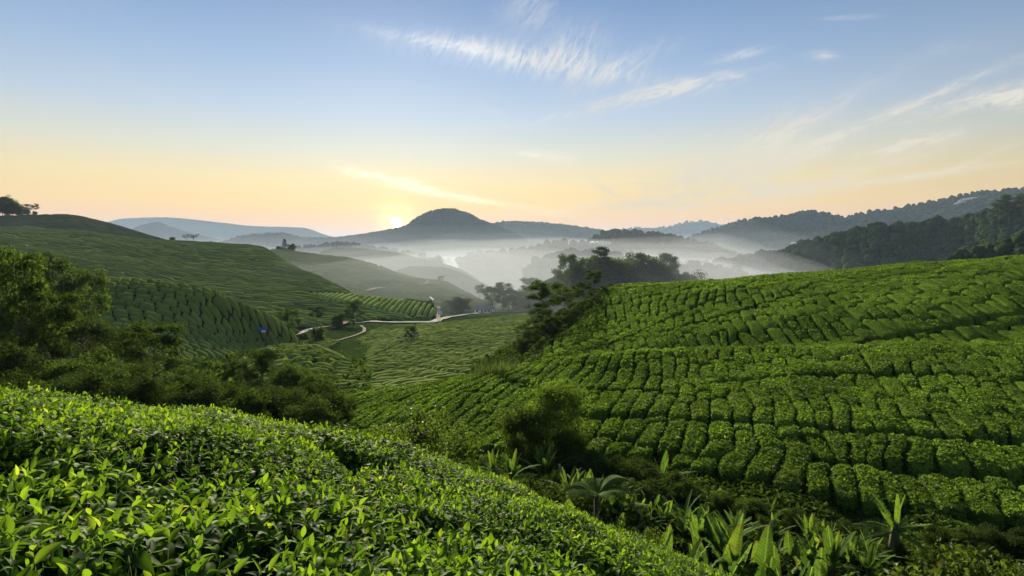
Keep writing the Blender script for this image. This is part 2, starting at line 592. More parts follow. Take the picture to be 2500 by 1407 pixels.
_z = np.maximum(canopy_z(_x, _y) - .93, -10.5 - .2 * np.maximum(0, _y - 12))
land("hillside", "fore", np.stack([_x, _y, _z], 2), M["soil"], .12, 1.5, 5)

# --- hill on the right
RIGHT = [
    [(760, 1180, 24), (1000, 1170, 18), (1250, 1200, 16.5), (1500, 1300, 14.5), (1750, 1385, 13), (2000, 1425, 12), (2300, 1440, 11.5), (2600, 1450, 11), (3000, 1460, 10.5)],
    [(760, 1110, 31), (1000, 1120, 24), (1250, 1140, 22), (1500, 1165, 20), (1750, 1205, 18), (2000, 1255, 16.5), (2300, 1300, 15.5), (2600, 1320, 15), (3000, 1330, 14.5)],
    [(770, 1050, 36), (1000, 1050, 30), (1250, 1050, 27), (1500, 1040, 25.5), (1750, 1050, 23.5), (2000, 1073, 22), (2300, 1095, 20.5), (2600, 1115, 20), (3000, 1140, 19)],
    [(780, 1010, 41), (1000, 985, 37), (1250, 955, 34), (1500, 955, 32), (1750, 950, 30), (2000, 936, 29), (2300, 938, 28), (2600, 945, 27), (3000, 960, 26)],
    [(800, 985, 46), (1000, 955, 43), (1180, 925, 40), (1300, 903, 38.5), (1500, 882, 37), (1800, 869, 35.5), (2100, 864, 34), (2500, 868, 32), (3000, 880, 31)],
    [(800, 985, 50), (1000, 965, 48), (1180, 936, 46), (1300, 915, 44.5), (1500, 888, 41), (1800, 869, 38.5), (2100, 855, 37), (2500, 850, 35), (3000, 850, 34)],
    [(810, 965, 60), (1000, 940, 58), (1180, 915, 57), (1340, 868, 53), (1500, 822, 49), (1700, 786, 46.5), (2000, 768, 44), (2500, 755, 41), (3000, 745, 39)],
    [(820, 950, 75), (1000, 930, 72), (1180, 890, 70), (1340, 800, 68), (1500, 710, 68), (1700, 696, 64), (1900, 683, 62), (2100, 665, 60), (2300, 651, 57), (2500, 640, 54), (3000, 615, 49)],
    [(820, 950, 82), (1000, 935, 80), (1180, 915, 80), (1340, 850, 85), (1500, 760, 85), (1700, 740, 85), (1900, 725, 83), (2100, 700, 80), (2300, 682, 78), (2500, 670, 76), (3000, 640, 70)],
    [(820, 925, 110), (1000, 925, 110), (1180, 900, 110), (1340, 880, 115), (1500, 845, 120), (1700, 830, 120), (1900, 815, 120), (2100, 790, 120), (2300, 770, 120), (2500, 750, 120), (3000, 720, 115)],
    [(820, 880, 170), (1000, 880, 180), (1180, 880, 190), (1340, 860, 200), (1500, 840, 200), (1700, 830, 205), (1900, 825, 205), (2100, 820, 205), (2300, 815, 205), (2500, 810, 205), (3000, 800, 205)],
]
land("hillside", "right", loft_points(RIGHT, 130, 150), M["soil"], .35, 6.0, 11)

# --- valley with the road, from the dark gully on the left to the tea in the middle
VALLEY = [
    [(-900, 1180, 12), (0, 1080, 15), (300, 1100, 16), (700, 1140, 20), (900, 1130, 26), (1100, 1110, 32), (1400, 1080, 36)],
    [(-900, 1000, 36), (0, 975, 42), (300, 965, 46), (600, 975, 46), (850, 985, 48), (1000, 950, 53), (1180, 935, 56), (1400, 935, 56)],
    [(-900, 890, 70), (0, 880, 78), (300, 885, 80), (500, 890, 80), (660, 870, 76), (760, 868, 76), (850, 900, 74), (1000, 888, 78), (1200, 884, 80), (1400, 890, 80)],
    [(-900, 800, 120), (0, 820, 115), (300, 875, 108), (480, 868, 112), (640, 850, 118), (760, 862, 110), (860, 858, 108), (1000, 832, 116), (1200, 838, 116), (1400, 850, 110)],
    [(-900, 770, 140), (0, 790, 140), (400, 868, 124), (480, 860, 130), (640, 836, 146), (745, 815, 160), (900, 788, 190), (1085, 780, 212), (1290, 762, 262), (1500, 752, 290)],
    [(-900, 740, 170), (0, 760, 170), (400, 840, 150), (480, 840, 155), (640, 820, 165), (745, 802, 178), (900, 780, 204), (1085, 772, 228), (1290, 756, 290), (1500, 745, 330)],
    [(-900, 730, 260), (0, 740, 270), (400, 760, 270), (640, 770, 270), (900, 765, 280), (1085, 755, 320), (1290, 742, 380), (1500, 735, 420)],
    [(-900, 715, 560), (0, 715, 560), (640, 715, 560), (900, 715, 560), (1290, 715, 560), (1500, 720, 560)],
]
land("valley_slope", "valley", loft_points(VALLEY, 150, 140), M["undergrowth"], .8, 14.0, 21)

# --- rounded tea knoll on the left
KNOLL = [
    [(-200, 930, 60), (100, 925, 64), (250, 920, 66), (400, 910, 72), (600, 880, 92), (740, 852, 110)],
    [(-200, 850, 76), (100, 835, 78), (250, 820, 78), (400, 815, 84), (580, 820, 98), (740, 846, 112)],
    [(-200, 730, 98), (100, 705, 98), (250, 684, 97), (350, 690, 97), (450, 702, 98), (550, 725, 101), (620, 757, 105), (690, 796, 110), (740, 838, 114)],
    [(-200, 745, 112), (100, 720, 112), (250, 702, 111), (450, 722, 111), (620, 775, 113), (740, 840, 117)],
    [(-200, 860, 135), (100, 850, 135), (250, 850, 135), (450, 870, 133), (620, 870, 130), (740, 850, 126)],
]
land("hillside", "knoll", loft_points(KNOLL, 90, 70), M["soil"], .5, 9.0, 31)

# --- long tea hill behind it
LONG = [
    [(-900, 790, 150), (0, 800, 152), (300, 810, 158), (500, 818, 165), (660, 806, 172), (800, 798, 180), (900, 784, 196), (1060, 780, 212)],
    [(-900, 700, 178), (0, 720, 182), (300, 720, 190), (500, 742, 196), (660, 760, 196), (800, 770, 196), (900, 766, 206), (1060, 768, 218)],
    [(-900, 640, 215), (0, 650, 220), (300, 662, 226), (450, 690, 228), (600, 704, 228), (720, 713, 228), (870, 722, 230), (1060, 746, 230)],
    [(-900, 605, 262), (0, 606, 262), (200, 615, 266), (400, 640, 272), (550, 663, 268), (660, 690, 256), (760, 708, 246), (870, 724, 238), (1060, 750, 236)],
    [(-900, 535, 320), (0, 557, 322), (200, 568, 328), (400, 590, 335), (480, 593, 335), (590, 600, 332), (640, 606, 326), (690, 634, 312), (760, 672, 286), (830, 706, 262), (880, 727, 248), (1060, 756, 242)],
    [(-900, 560, 360), (0, 590, 360), (400, 620, 370), (640, 640, 360), (760, 700, 315), (880, 750, 275), (1060, 770, 262)],
    [(-900, 700, 480), (0, 700, 480), (640, 710, 480), (880, 740, 420), (1060, 760, 380)],
]
land("hillside", "long", loft_points(LONG, 190, 120), M["undergrowth"], 2.0, 28.0, 41)

BACK = [      # darker shoulder on the skyline, left
    [(-900, 600, 330), (0, 600, 345), (200, 605, 350), (420, 608, 360), (470, 612, 360)],
    [(-900, 500, 400), (0, 530, 410), (160, 528, 415), (250, 545, 420), (330, 566, 425), (400, 587, 425), (470, 612, 420)],
    [(-900, 560, 470), (0, 570, 470), (250, 590, 475), (470, 640, 470)],
    [(-900, 690, 620), (0, 690, 620), (250, 690, 620), (470, 690, 620)],
]
land("hillside", "back", loft_points(BACK, 110, 50), M["undergrowth"], 1.2, 30.0, 51)

SPUR = [      # tea spur running down to the right behind the pale terrace
    [(560, 740, 300), (700, 730, 290), (870, 735, 276), (1000, 752, 266), (1100, 762, 262), (1200, 762, 275)],
    [(560, 660, 340), (680, 665, 340), (800, 690, 320), (900, 705, 312), (1000, 715, 306), (1100, 728, 300), (1200, 750, 290)],
    [(560, 600, 400), (640, 618, 400), (690, 612, 400), (740, 621, 400), (820, 631, 396), (900, 647, 392), (980, 672, 386), (1040, 685, 376), (1080, 692, 366), (1130, 712, 350), (1200, 745, 320)],
    [(560, 630, 440), (740, 655, 440), (900, 680, 435), (1080, 715, 405), (1200, 760, 350)],
    [(560, 700, 560), (740, 715, 560), (900, 720, 560), (1080, 735, 500), (1200, 770, 420)],
]
land("hillside", "spur", loft_points(SPUR, 130, 90), M["undergrowth"], 1.6, 22.0, 61)

def ridge_hill(name, key, crest, mat, base_py=None, depth=.55, back=.6, ns=120, amp=6.0, scale=60.0, seed=0, foot=None):
    """a hill from its crest line [(px, py, Y)]: front slope down to the valley floor, then the back slope"""
    c = np.array(crest, float)
    t = np.linspace(0, 1, ns)
    pts = pchip((c[:, 0] - c[0, 0]) / (c[-1, 0] - c[0, 0]), np.array([P(*k) for k in c]), t)
    fz = FLOOR - 3 if foot is None else foot
    h = np.maximum(pts[:, 2] - fz, 1.0)
    prof = [(-1.0, 0.0), (-.72, .16), (-.45, .42), (-.22, .74), (-.08, .94), (0, 1.0), (.1, .93), (.4, .55), (1.0, 0.0)]
    u = np.array([-1, -.85, -.72, -.6, -.5, -.4, -.3, -.22, -.15, -.09, -.04, 0, .05, .12, .25, .45, .7, 1.0])
    u = np.interp(np.linspace(0, 1, 42), np.linspace(0, 1, len(u)), u)
    pv = pchip([p[0] for p in prof], [p[1] for p in prof], u)[:, 0]
    dirs = pts[:, :2] / np.linalg.norm(pts[:, :2], axis=1)[:, None]
    run = np.maximum(h, 6.0)[:, None] / depth
    run = np.where(u[None] < 0, run, run * depth / back)
    xy = pts[:, None, :2] + dirs[:, None] * (u[None] * run)[..., None]
    z = fz + h[:, None] * pv[None]
    # spurs and gullies on the flanks, none on the crest itself
    fl = np.clip(1 - pv, 0, 1) * pv * 3.2
    z = z + amp * 2.2 * fl[None] * fbm(xy[..., 0] / scale, xy[..., 1] / scale, seed, 4) * np.clip(h[:, None] / 60, .15, 2)
    return land(name, key, np.concatenate([xy, z[..., None]], 2), mat, amp * .12, scale * .15, seed + 5)

# hills in the mist and mountains beyond
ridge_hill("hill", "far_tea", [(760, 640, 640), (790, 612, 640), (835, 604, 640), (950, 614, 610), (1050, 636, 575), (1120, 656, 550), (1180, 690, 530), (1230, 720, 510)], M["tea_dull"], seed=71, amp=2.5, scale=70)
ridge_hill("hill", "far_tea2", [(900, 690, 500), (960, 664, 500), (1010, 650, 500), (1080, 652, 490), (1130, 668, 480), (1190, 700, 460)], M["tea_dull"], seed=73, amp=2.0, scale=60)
ridge_hill("hill", "tree_knoll", [(1250, 725, 300), (1320, 690, 305), (1390, 664, 310), (1460, 655, 318), (1530, 655, 322), (1600, 652, 325), (1650, 668, 325), (1700, 688, 322), (1760, 715, 318)], M["undergrowth"], seed=75, amp=2.0, scale=40, depth=.7)
ridge_hill("hill", "low_wood", [(1120, 640, 720), (1170, 622, 720), (1260, 618, 720), (1320, 606, 720), (1360, 596, 715), (1420, 602, 710), (1500, 610, 700), (1560, 640, 690)], M["forest_far"], seed=77, amp=4, scale=70)
ridge_hill("hill", "low_wood2", [(1280, 660, 560), (1340, 632, 560), (1400, 622, 555), (1470, 628, 550), (1560, 650, 545)], M["forest_far"], seed=78, amp=3, scale=60)
ridge_hill("hill", "round_wood", [(1400, 630, 960), (1440, 592, 960), (1470, 573, 960), (1510, 567, 950), (1560, 572, 940), (1620, 577, 920), (1700, 594, 890), (1760, 610, 860), (1830, 640, 820)], M["forest_far"], seed=79, amp=5, scale=80)
ridge_hill("hill", "right_wood", [(1600, 668, 640), (1680, 652, 640), (1780, 640, 630), (1830, 628, 620), (1900, 618, 610), (1960, 600, 590), (2040, 582, 570), (2120, 560, 550), (2250, 552, 520), (2380, 537, 490), (2440, 515, 470), (2500, 500, 460), (2700, 455, 430), (3000, 410, 400)], M["forest_far"], seed=81, amp=6, scale=80, depth=.5)
ridge_hill("hill", "right_shoulder", [(2200, 670, 240), (2300, 646, 235), (2360, 628, 230), (2430, 612, 225), (2500, 594, 220), (2700, 545, 210), (3000, 490, 200)], M["undergrowth"], seed=83, amp=3, scale=40, depth=.6)
ridge_hill("mountain", "sun_peak", [(380, 615, 2300), (520, 595, 2280), (590, 577, 2260), (640, 571, 2260), (690, 569, 2250), (740, 580, 2250), (800, 580, 2240), (880, 572, 2230), (930, 564, 2220), (985, 552, 2200), (1030, 525, 2190), (1065, 513, 2180), (1100, 510, 2180), (1135, 518, 2180), (1180, 539, 2180), (1230, 558, 2170), (1270, 577, 2150), (1310, 602, 2130), (1360, 627, 2100)], M["forest_far"], seed=85, amp=14, scale=220, ns=220)
ridge_hill("mountain", "low_range", [(500, 622, 1300), (640, 618, 1300), (760, 604, 1300), (840, 598, 1290), (900, 606, 1290), (1010, 622, 1280), (1100, 640, 1260)], M["forest_far"], seed=86, amp=6, scale=120, ns=160)
ridge_hill("mountain", "behind_peak", [(1120, 570, 3000), (1200, 546, 2950), (1240, 541, 2950), (1300, 542, 2900), (1350, 546, 2850), (1410, 553, 2800), (1470, 563, 2750), (1540, 590, 2700)], M["forest_far"], seed=87, amp=12, scale=250)
ridge_hill("mountain", "far_left", [(60, 600, 5000), (180, 566, 5000), (260, 543, 5000), (300, 534, 5000), (400, 531, 5000), (480, 537, 5000), (560, 546, 5000), (620, 552, 5000), (740, 556, 5000), (790, 572, 5000), (900, 604, 5000)], M["forest_far"], seed=88, amp=22, scale=500)
ridge_hill("mountain", "mid_left", [(220, 600, 3300), (310, 565, 3300), (350, 548, 3300), (385, 543, 3300), (420, 555, 3300), (480, 572, 3300), (600, 600, 3300)], M["forest_far"], seed=89, amp=12, scale=300)
ridge_hill("mountain", "far_middle", [(1420, 600, 4600), (1500, 562, 4600), (1560, 557, 4600), (1620, 556, 4600), (1660, 547, 4600), (1715, 541, 4600), (1760, 549, 4600), (1850, 575, 4600), (2000, 600, 4600)], M["forest_far"], seed=90, amp=18, scale=420)
ridge_hill("mountain", "right_range", [(1560, 622, 1900), (1680, 582, 1850), (1780, 548, 1800), (1850, 535, 1760), (1910, 530, 1720), (1980, 519, 1680), (2020, 524, 1660), (2050, 532, 1640), (2110, 523, 1600), (2200, 508, 1560), (2300, 491, 1500), (2400, 471, 1450), (2500, 462, 1400), (2750, 440, 1300), (3100, 420, 1200)], M["forest_far"], seed=91, amp=14, scale=200, ns=240)
ridge_hill("hill", "mist_islet", [(1560, 690, 520), (1640, 660, 520), (1720, 655, 515), (1800, 668, 510), (1880, 690, 505)], M["forest_far"], seed=93, amp=2, scale=50)
# ------------------------------------------------------------------ clipped tea bushes on the slopes
def edge_samples(n, sharp):
    k = np.linspace(-1, 1, n)
    return np.sign(k) * np.abs(k) ** sharp

def bush_rows(key, az, w, L, inside, paths=(), step=.3, warp=(.5, 4.0, 2.5, 30.0), seed=0, vary=.16, hard=.12):
    """cells of a tea field: rows run towards azimuth az; returns list of (a0, b0, b1) and the warp that lays them out"""
    az = math.radians(az)
    ca, sa = math.cos(az), math.sin(az)
    def lay(a, b):
        wa = warp[0] * vnoise(a / warp[1], b / warp[1], seed) * 2 + warp[2] * fbm(a / warp[3], b / warp[3], seed + 3, 2) * 2
        wb = warp[0] * vnoise(a / warp[1] + 9, b / warp[1], seed + 1) * 2
        a2, b2 = a + wa, b + wb
        return a2 * ca + b2 * sa, -a2 * sa + b2 * ca
    V = LAND[key]["V"]
    px, py, f = pix(V[:, 0], V[:, 1], V[:, 2])
    ok = (f > 1) & inside(V[:, 0], V[:, 1], V[:, 2], px, py)
    X = V[ok]
    if not len(X):
        print("EMPTY FIELD", key, az)
        return [], lay
    A, B = X[:, 0] * ca - X[:, 1] * sa, X[:, 0] * sa + X[:, 1] * ca
    pad = warp[2] * 1.5 + 3
    rw = np.random.default_rng(seed + 50)
    ws = w * rw.uniform(1 - vary, 1 + vary, int((A.max() - A.min() + 2 * pad) / w) + 2)
    a0s = A.min() - pad + np.cumsum(ws) - ws / 2
    bs = np.arange(B.min() - pad, B.max() + pad, step)
    aa, bb = np.meshgrid(a0s, bs, indexing="ij")
    x, y = lay(aa, bb)
    z = zmany(key, x, y)
    px, py, f = pix(x, y, np.where(np.isnan(z), -9, z))
    ins = ~np.isnan(z) & (f > 1) & inside(x, y, z, px, py)
    cut = np.zeros_like(ins)
    for pth in paths:
        p = np.array(pth, float)
        sgn = py - np.interp(px, p[:, 0], p[:, 1])
        cut[:, 1:] |= (sgn[:, 1:] * sgn[:, :-1] < 0) & (px[:, 1:] > p[0, 0]) & (px[:, 1:] < p[-1, 0])
    rng = np.random.default_rng(seed + 100)
    cells = []                    # (across, start, end, row width, open start, open end)
    for i in range(len(a0s)):
        start, goal, f0 = None, 0, 1
        for j in range(len(bs)):
            if not ins[i, j]:
                if start is not None and bs[j] - start > .8:
                    cells.append((a0s[i], start, bs[j], ws[i], f0, 1))
                start = None
                continue
            if start is None:
                start, goal, f0 = bs[j], rng.uniform(*L), 1
            elif cut[i, j]:
                if bs[j] - .2 - start > .5:
                    cells.append((a0s[i], start, bs[j] - .12, ws[i], f0, 1))
                start, goal, f0 = bs[j] + .22, rng.uniform(*L), 1
            elif bs[j] - start >= goal:
                op = 1 if rng.random() < hard else 0
                cells.append((a0s[i], start, bs[j], ws[i], f0, op))
                start, goal, f0 = bs[j], rng.uniform(*L), op
    return cells, lay

def bush_mesh(key, cells, lay, w, h, nu, nv, gap, cross, seed, bump=.07, bscale=.45, sharp=.55, dome=0.0, pw=10):
    """grids (nb, nu, nv, 3) of loaf-shaped bushes standing on the land"""
    c = np.array(cells)
    rng = np.random.default_rng(seed)
    u, v = edge_samples(nu, sharp), edge_samples(nv, sharp)
    Lh = (c[:, 2] - c[:, 1]) / 2
    uu, vv = u[None, :, None], v[None, None, :]
    hw = (c[:, 3] - gap) / 2 * rng.uniform(.96, 1.05, len(c))
    a = c[:, 0][:, None, None] + uu * hw[:, None, None] * (1 - .16 * np.abs(vv) ** 6)
    b = ((c[:, 1] + c[:, 2]) / 2)[:, None, None] + vv * (Lh - cross / 2)[:, None, None] * (1 - .10 * np.abs(uu) ** 6)
    x, y = lay(a, b)
    z = zmany(key, x, y)
    zc = np.nanmean(z, axis=(1, 2), keepdims=True)
    z = np.where(np.isnan(z), zc, z)
    au, av = np.broadcast_to(np.abs(uu), x.shape), np.broadcast_to(np.abs(vv), x.shape)
    op = np.where(vv < 0, c[:, 4][:, None, None], c[:, 5][:, None, None]) > .5      # ends that stand free drop to the ground
    endp = np.where(op, np.clip(1 - av ** 14, 0, 1) ** .5, 1 - .22 * av ** 8)
    prof = (np.clip(1 - au ** pw, 0, 1) ** .5) * endp * (1 - .05 * au ** 2) * (1 - .03 * av ** 2) * (1 - dome * (au ** 2 * .6 + av ** 2 * .4))
    edge = (au > .999) | ((av > .999) & op)
    hh = h * rng.uniform(.92, 1.08, len(c))[:, None, None]
    nz = fbm(x / bscale, y / bscale, seed, 3) * bump * 2 + fbm(x / 1.6, y / 1.6, seed + 4, 2) * bump * 1.6
    zz = z + hh * prof + np.where(edge, -.12, nz)
    jit = np.where(edge, 0, 1) * bump * .5
    x = x + jit * fbm(x / .4 + 3, z / .4 + y / .5, seed + 7, 2)
    return np.stack([x, y, zz], 3)

def leaf_cards(pos, nrm, size, rng, tilt=.8, ratio=.45):
    """small pointed leaves (4 vertices) lying about on a surface"""
    n = len(pos)
    r = rng.normal(size=(n, 3))
    nn = nrm + tilt * r
    nn /= np.linalg.norm(nn, axis=1)[:, None] + 1e-9
    t = np.cross(nn, rng.normal(size=(n, 3)))
    t /= np.linalg.norm(t, axis=1)[:, None] + 1e-9
    b = np.cross(nn, t)
    s = (size * rng.uniform(.65, 1.3, n))[:, None]
    V = np.stack([pos - t * s * .5, pos + b * s * ratio * .5 + nn * s * .06, pos + t * s * .5 - nn * s * .12, pos - b * s * ratio * .5 + nn * s * .06], 1)
    return V.reshape(-1, 3), (np.arange(n) * 4)[:, None] + np.arange(4)[None]

def cards_on_grid(G, n, size, rng):
    """leaf cards over one bush grid G (nu, nv, 3)"""
    nu, nv, _ = G.shape
    du, dv = G[1:, :-1] - G[:-1, :-1], G[:-1, 1:] - G[:-1, :-1]
    nr = np.cross(du, dv)
    ar = np.linalg.norm(nr, axis=2)
    if nr[nu // 2, nv // 2, 2] < 0:
        nr = -nr
    p = ar.ravel() / ar.sum()
    k = rng.choice(len(p), n, p=p)
    i, j = k // (nv - 1), k % (nv - 1)
    s, t = rng.random((2, n))
    s, t = s[:, None], t[:, None]
    pos = G[i, j] * (1 - s) * (1 - t) + G[i + 1, j] * s * (1 - t) + G[i, j + 1] * (1 - s) * t + G[i + 1, j + 1] * s * t
    nn = nr[i, j] / (ar[i, j][:, None] + 1e-9)
    pos = pos + nn * rng.uniform(-.01, .05, n)[:, None]
    return leaf_cards(pos, nn, size, rng)

def outward(f, G):
    nu, nv = G.shape[0], G.shape[1]
    i, j = nu // 2, nv // 2
    n = np.cross(G[i + 1, j] - G[i, j], G[i, j + 1] - G[i, j])
    return f if n[2] > 0 else f[:, ::-1]

M["tea_leaf"] = mat_leaf("tea_leaf", [(0, (.034, .066, .008)), (.45, (.078, .138, .015)), (.8, (.125, .20, .025)), (1, (.19, .26, .04))], .38, .6, .06, (.22, .66, 1.2))

R4 = np.array(RIGHT[4], float)
R7 = np.array(RIGHT[7], float)
def in_right_near(x, y, z, px, py):
    lim = np.interp(px, R4[:, 0], R4[:, 2])
    low = np.interp(px, [780, 1000, 1250, 1450, 1600, 1750, 2000, 2300, 2600, 3000], [1150, 1125, 1120, 1135, 1150, 1185, 1245, 1290, 1310, 1320])
    return (y < lim + 2.0) & (py < low) & (px > 800) & (px < 2850)
def in_right_up(x, y, z, px, py):
    lim, cr = np.interp(px, R4[:, 0], R4[:, 2]), np.interp(px, R7[:, 0], R7[:, 2])
    left = np.interp(py, [690, 710, 760, 800, 850, 880, 960], [1490, 1490, 1440, 1390, 1330, 1310, 1190])
    return (y > lim + 2.2) & (y < cr + 5) & (px > left) & (px < 2800)
PATHS_NEAR = [[(1400, 1038), (1600, 1042), (1720, 1050), (1860, 1065), (2100, 1082), (2300, 1097), (2600, 1115)],
              [(1180, 922), (1230, 940), (1300, 962), (1450, 972), (1640, 972), (1780, 952), (2000, 934), (2300, 938), (2500, 950)],
              [(1300, 1075), (1450, 1085), (1600, 1130), (1750, 1150)], [(1950, 1150), (2100, 1165), (2300, 1190), (2600, 1210)]]
PATHS_UP = [[(1380, 880), (1530, 840), (1700, 760), (1850, 695)], [(1600, 830), (1800, 775), (1900, 745), (2000, 700)],
            [(2000, 868), (2130, 850), (2300, 820), (2450, 790), (2600, 770)], [(1400, 895), (1700, 872), (2050, 872)]]
cells_n, lay_n = bush_rows("right", 19, .82, (1.0, 4.4), in_right_near, PATHS_NEAR, .2, (.26, 1.5, 1.3, 14.0), 201)
cells_u, lay_u = bush_rows("right", 5, .86, (1.0, 3.8), in_right_up, PATHS_UP, .25, (.30, 1.6, 2.4, 20.0), 211)

# the 300 bushes that show largest stand as bushes of their own
def bush_sizes(cells, lay, key, w):
    c = np.array(cells)
    x, y = lay(c[:, 0], (c[:, 1] + c[:, 2]) / 2)
    z = zmany(key, x, y) + .6
    px, py, f = pix(x, y, z)
    vis = (px > -20) & (px < 2520) & (py < 1420) & ~np.isnan(z)
    for i in np.nonzero(vis)[0]:
        p = Vector((x[i], y[i], z[i] + .3))
        for k in ("fore", "right"):
            hh = LAND[k]["bvh"].ray_cast((0, 0, 0), p.normalized())
            if hh[0] is not None and hh[3] < p.length - 1.2:
                vis[i] = False
                break
    size = np.where(vis, (c[:, 2] - c[:, 1]) / f ** 2.4, 0)
    return size, f
_sz, _f = bush_sizes(cells_n, lay_n, "right", .98)
_order = np.argsort(-_sz)
_near, _rest = _order[:300], _order[300:]
NU, NV = 11, 15
Gn = bush_mesh("right", [cells_n[i] for i in _near], lay_n, .98, .48, NU, NV, .085, .03, 301, .045, .35, .42, 0, 12)
_ff = outward(grid_faces(NU, NV), Gn[0])
_rng = np.random.default_rng(55)
for k in range(len(Gn)):
    G = Gn[k]
    d = _f[_near[k]]
    org = np.array([G[..., 0].mean(), G[..., 1].mean(), np.nanmin(G[..., 2])])
    n = int(np.clip(1500 * (17 / d) ** 1.6, 300, 1500) * (cells_n[_near[k]][2] - cells_n[_near[k]][1]) / 3.0)
    Vc, Fc = cards_on_grid(G, n, .108 + .0015 * d, _rng)
    o = obj("tea_bush", G.reshape(-1, 3) - org, _ff, M["tea_near"], loc=org,
            label="loaf-shaped clipped tea bush in the close rows on the right slope", cat="tea bush", group="tea bushes of the right slope")
    obj("foliage", Vc - org, Fc, M["tea_leaf"], parent=o, smooth=False)

def tea_stuff(key, G, faces, mat, label, extra=None):
    nb = len(G)
    n = G.shape[1] * G.shape[2]
    V, Fs = [G.reshape(-1, 3)], rep_faces(outward(faces, G[0]), nb, n)
    o = obj("tea_rows", V[0], Fs, mat, kind="stuff", label=label, cat="tea rows")
    if extra is not None:
        obj("foliage", extra[0], extra[1], M["tea_leaf"], parent=o, smooth=False, kind="stuff")
    return o

def rest_cards(G, per, size, rng):
    vs, fs, n = [], [], 0
    for g in G:
        px, py, f = pix(*g[g.shape[0] // 2, g.shape[1] // 2])
        if px < -60 or px > 2560:
            continue
        v, q = cards_on_grid(g, int(per * min(1.6, (38 / f) ** 1.4)), size * f / 38, rng)
        vs.append(v); fs.append(q + n); n += len(v)
    return np.concatenate(vs), np.concatenate(fs)

_r = [cells_n[i] for i in _rest]
if _r:
    G1 = bush_mesh("right", _r, lay_n, .98, .48, 9, 11, .085, .03, 302, .06, .4, .42, 0, 14)
    tea_stuff("right", G1, grid_faces(9, 11), M["tea_near"], "further tea bushes packed in rows on the near right slope", rest_cards(G1, 240, .12, _rng))
G2 = bush_mesh("right", cells_u, lay_u, 1.08, .48, 9, 11, .11, .04, 303, .06, .4, .45, .04, 12)
tea_stuff("right", G2, grid_faces(9, 11), M["tea_near"], "tea bushes covering the upper right slope up to its crest", rest_cards(G2, 240, .115, _rng))
print("bushes", len(cells_n), len(cells_u))

def field(key, az, w, L, poly, mat, label, h=.9, nu=7, nv=7, gap=.2, cross=.1, paths=(), step=.5, warp=(.3, 3.0, 2.5, 30.0), seed=0, bump=.08, cond=None, avoid=None, dome=.45, hard=.12):
    def ins(x, y, z, px, py):
        r = inpoly(px, py, poly)
        if cond is not None:
            r &= cond(x, y, px, py)
        if avoid is not None:
            for a in avoid:
                r &= ~inpoly(px, py, a)
        return r
    cells, lay = bush_rows(key, az, w, L, ins, paths, step, warp, seed, hard=hard)
    if not cells:
        return
    G = bush_mesh(key, cells, lay, w, h, nu, nv, gap, cross, seed, bump, .6, .75, dome)
    print(label, len(cells))
    return tea_stuff(key, G, grid_faces(nu, nv), mat, label)

TRACK_AREA = [[(800, 840), (880, 800), (900, 800), (890, 825), (820, 842)]]
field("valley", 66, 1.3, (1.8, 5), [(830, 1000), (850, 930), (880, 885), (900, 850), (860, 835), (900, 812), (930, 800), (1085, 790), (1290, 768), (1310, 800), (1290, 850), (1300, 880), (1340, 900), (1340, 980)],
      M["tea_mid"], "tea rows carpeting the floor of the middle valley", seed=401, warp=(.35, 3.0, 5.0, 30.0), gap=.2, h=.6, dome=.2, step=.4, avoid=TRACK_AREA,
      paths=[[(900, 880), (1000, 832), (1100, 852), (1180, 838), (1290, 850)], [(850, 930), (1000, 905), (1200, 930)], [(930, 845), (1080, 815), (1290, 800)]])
field("valley", 55, 1.35, (1.6, 3.5), [(560, 900), (640, 858), (720, 848), (790, 856), (850, 888), (890, 930), (870, 985), (700, 990), (600, 960)],
      M["tea_mid"], "dark tea bushes on the low mound beside the gully", seed=411, gap=.24, step=.4)
field("valley", 60, 1.5, (2, 5), [(690, 850), (760, 822), (830, 842), (800, 862)], M["tea_far"], "tea rows on the bank below the road", seed=415)
field("knoll", 78, 1.25, (1.2, 2.4), [(225, 670), (460, 690), (740, 810), (760, 860), (600, 880), (400, 900), (225, 890)],
      M["tea_mid"], "rounded tea bushes over the knoll on the left", seed=421, gap=.28, cross=.06, h=.75, step=.3, cond=lambda x, y, px, py: y < 112, bump=.12, dome=.4, hard=1.0)
TERR = [(872, 720), (960, 732), (1062, 746), (1066, 776), (980, 772), (880, 752), (800, 735), (760, 718)]
def upto_long(x, y, px, py):
    c = np.array(LONG[4], float)
    return (y < np.interp(px, c[:, 0], c[:, 2]) + 8) & (y > 156)
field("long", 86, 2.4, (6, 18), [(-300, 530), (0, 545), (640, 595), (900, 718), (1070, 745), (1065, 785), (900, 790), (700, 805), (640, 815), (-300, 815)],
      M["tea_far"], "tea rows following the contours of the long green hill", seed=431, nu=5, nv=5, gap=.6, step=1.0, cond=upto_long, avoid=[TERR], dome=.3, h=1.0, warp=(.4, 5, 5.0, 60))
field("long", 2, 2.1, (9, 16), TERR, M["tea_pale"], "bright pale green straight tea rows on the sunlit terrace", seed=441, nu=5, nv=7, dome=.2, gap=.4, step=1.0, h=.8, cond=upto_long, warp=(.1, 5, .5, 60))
field("back", 84, 3.6, (6, 14), [(-300, 480), (0, 510), (160, 515), (480, 600), (480, 625), (-300, 625)], M["tea_dull"], "dark tea rows on the darker shoulder at the skyline", seed=451, nu=5, nv=4, gap=.9, step=1.5,
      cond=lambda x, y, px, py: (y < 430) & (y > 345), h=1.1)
def upto_spur(x, y, px, py):
    c = np.array(SPUR[2], float)
    return (y < np.interp(px, c[:, 0], c[:, 2]) + 8) & (y > 268)
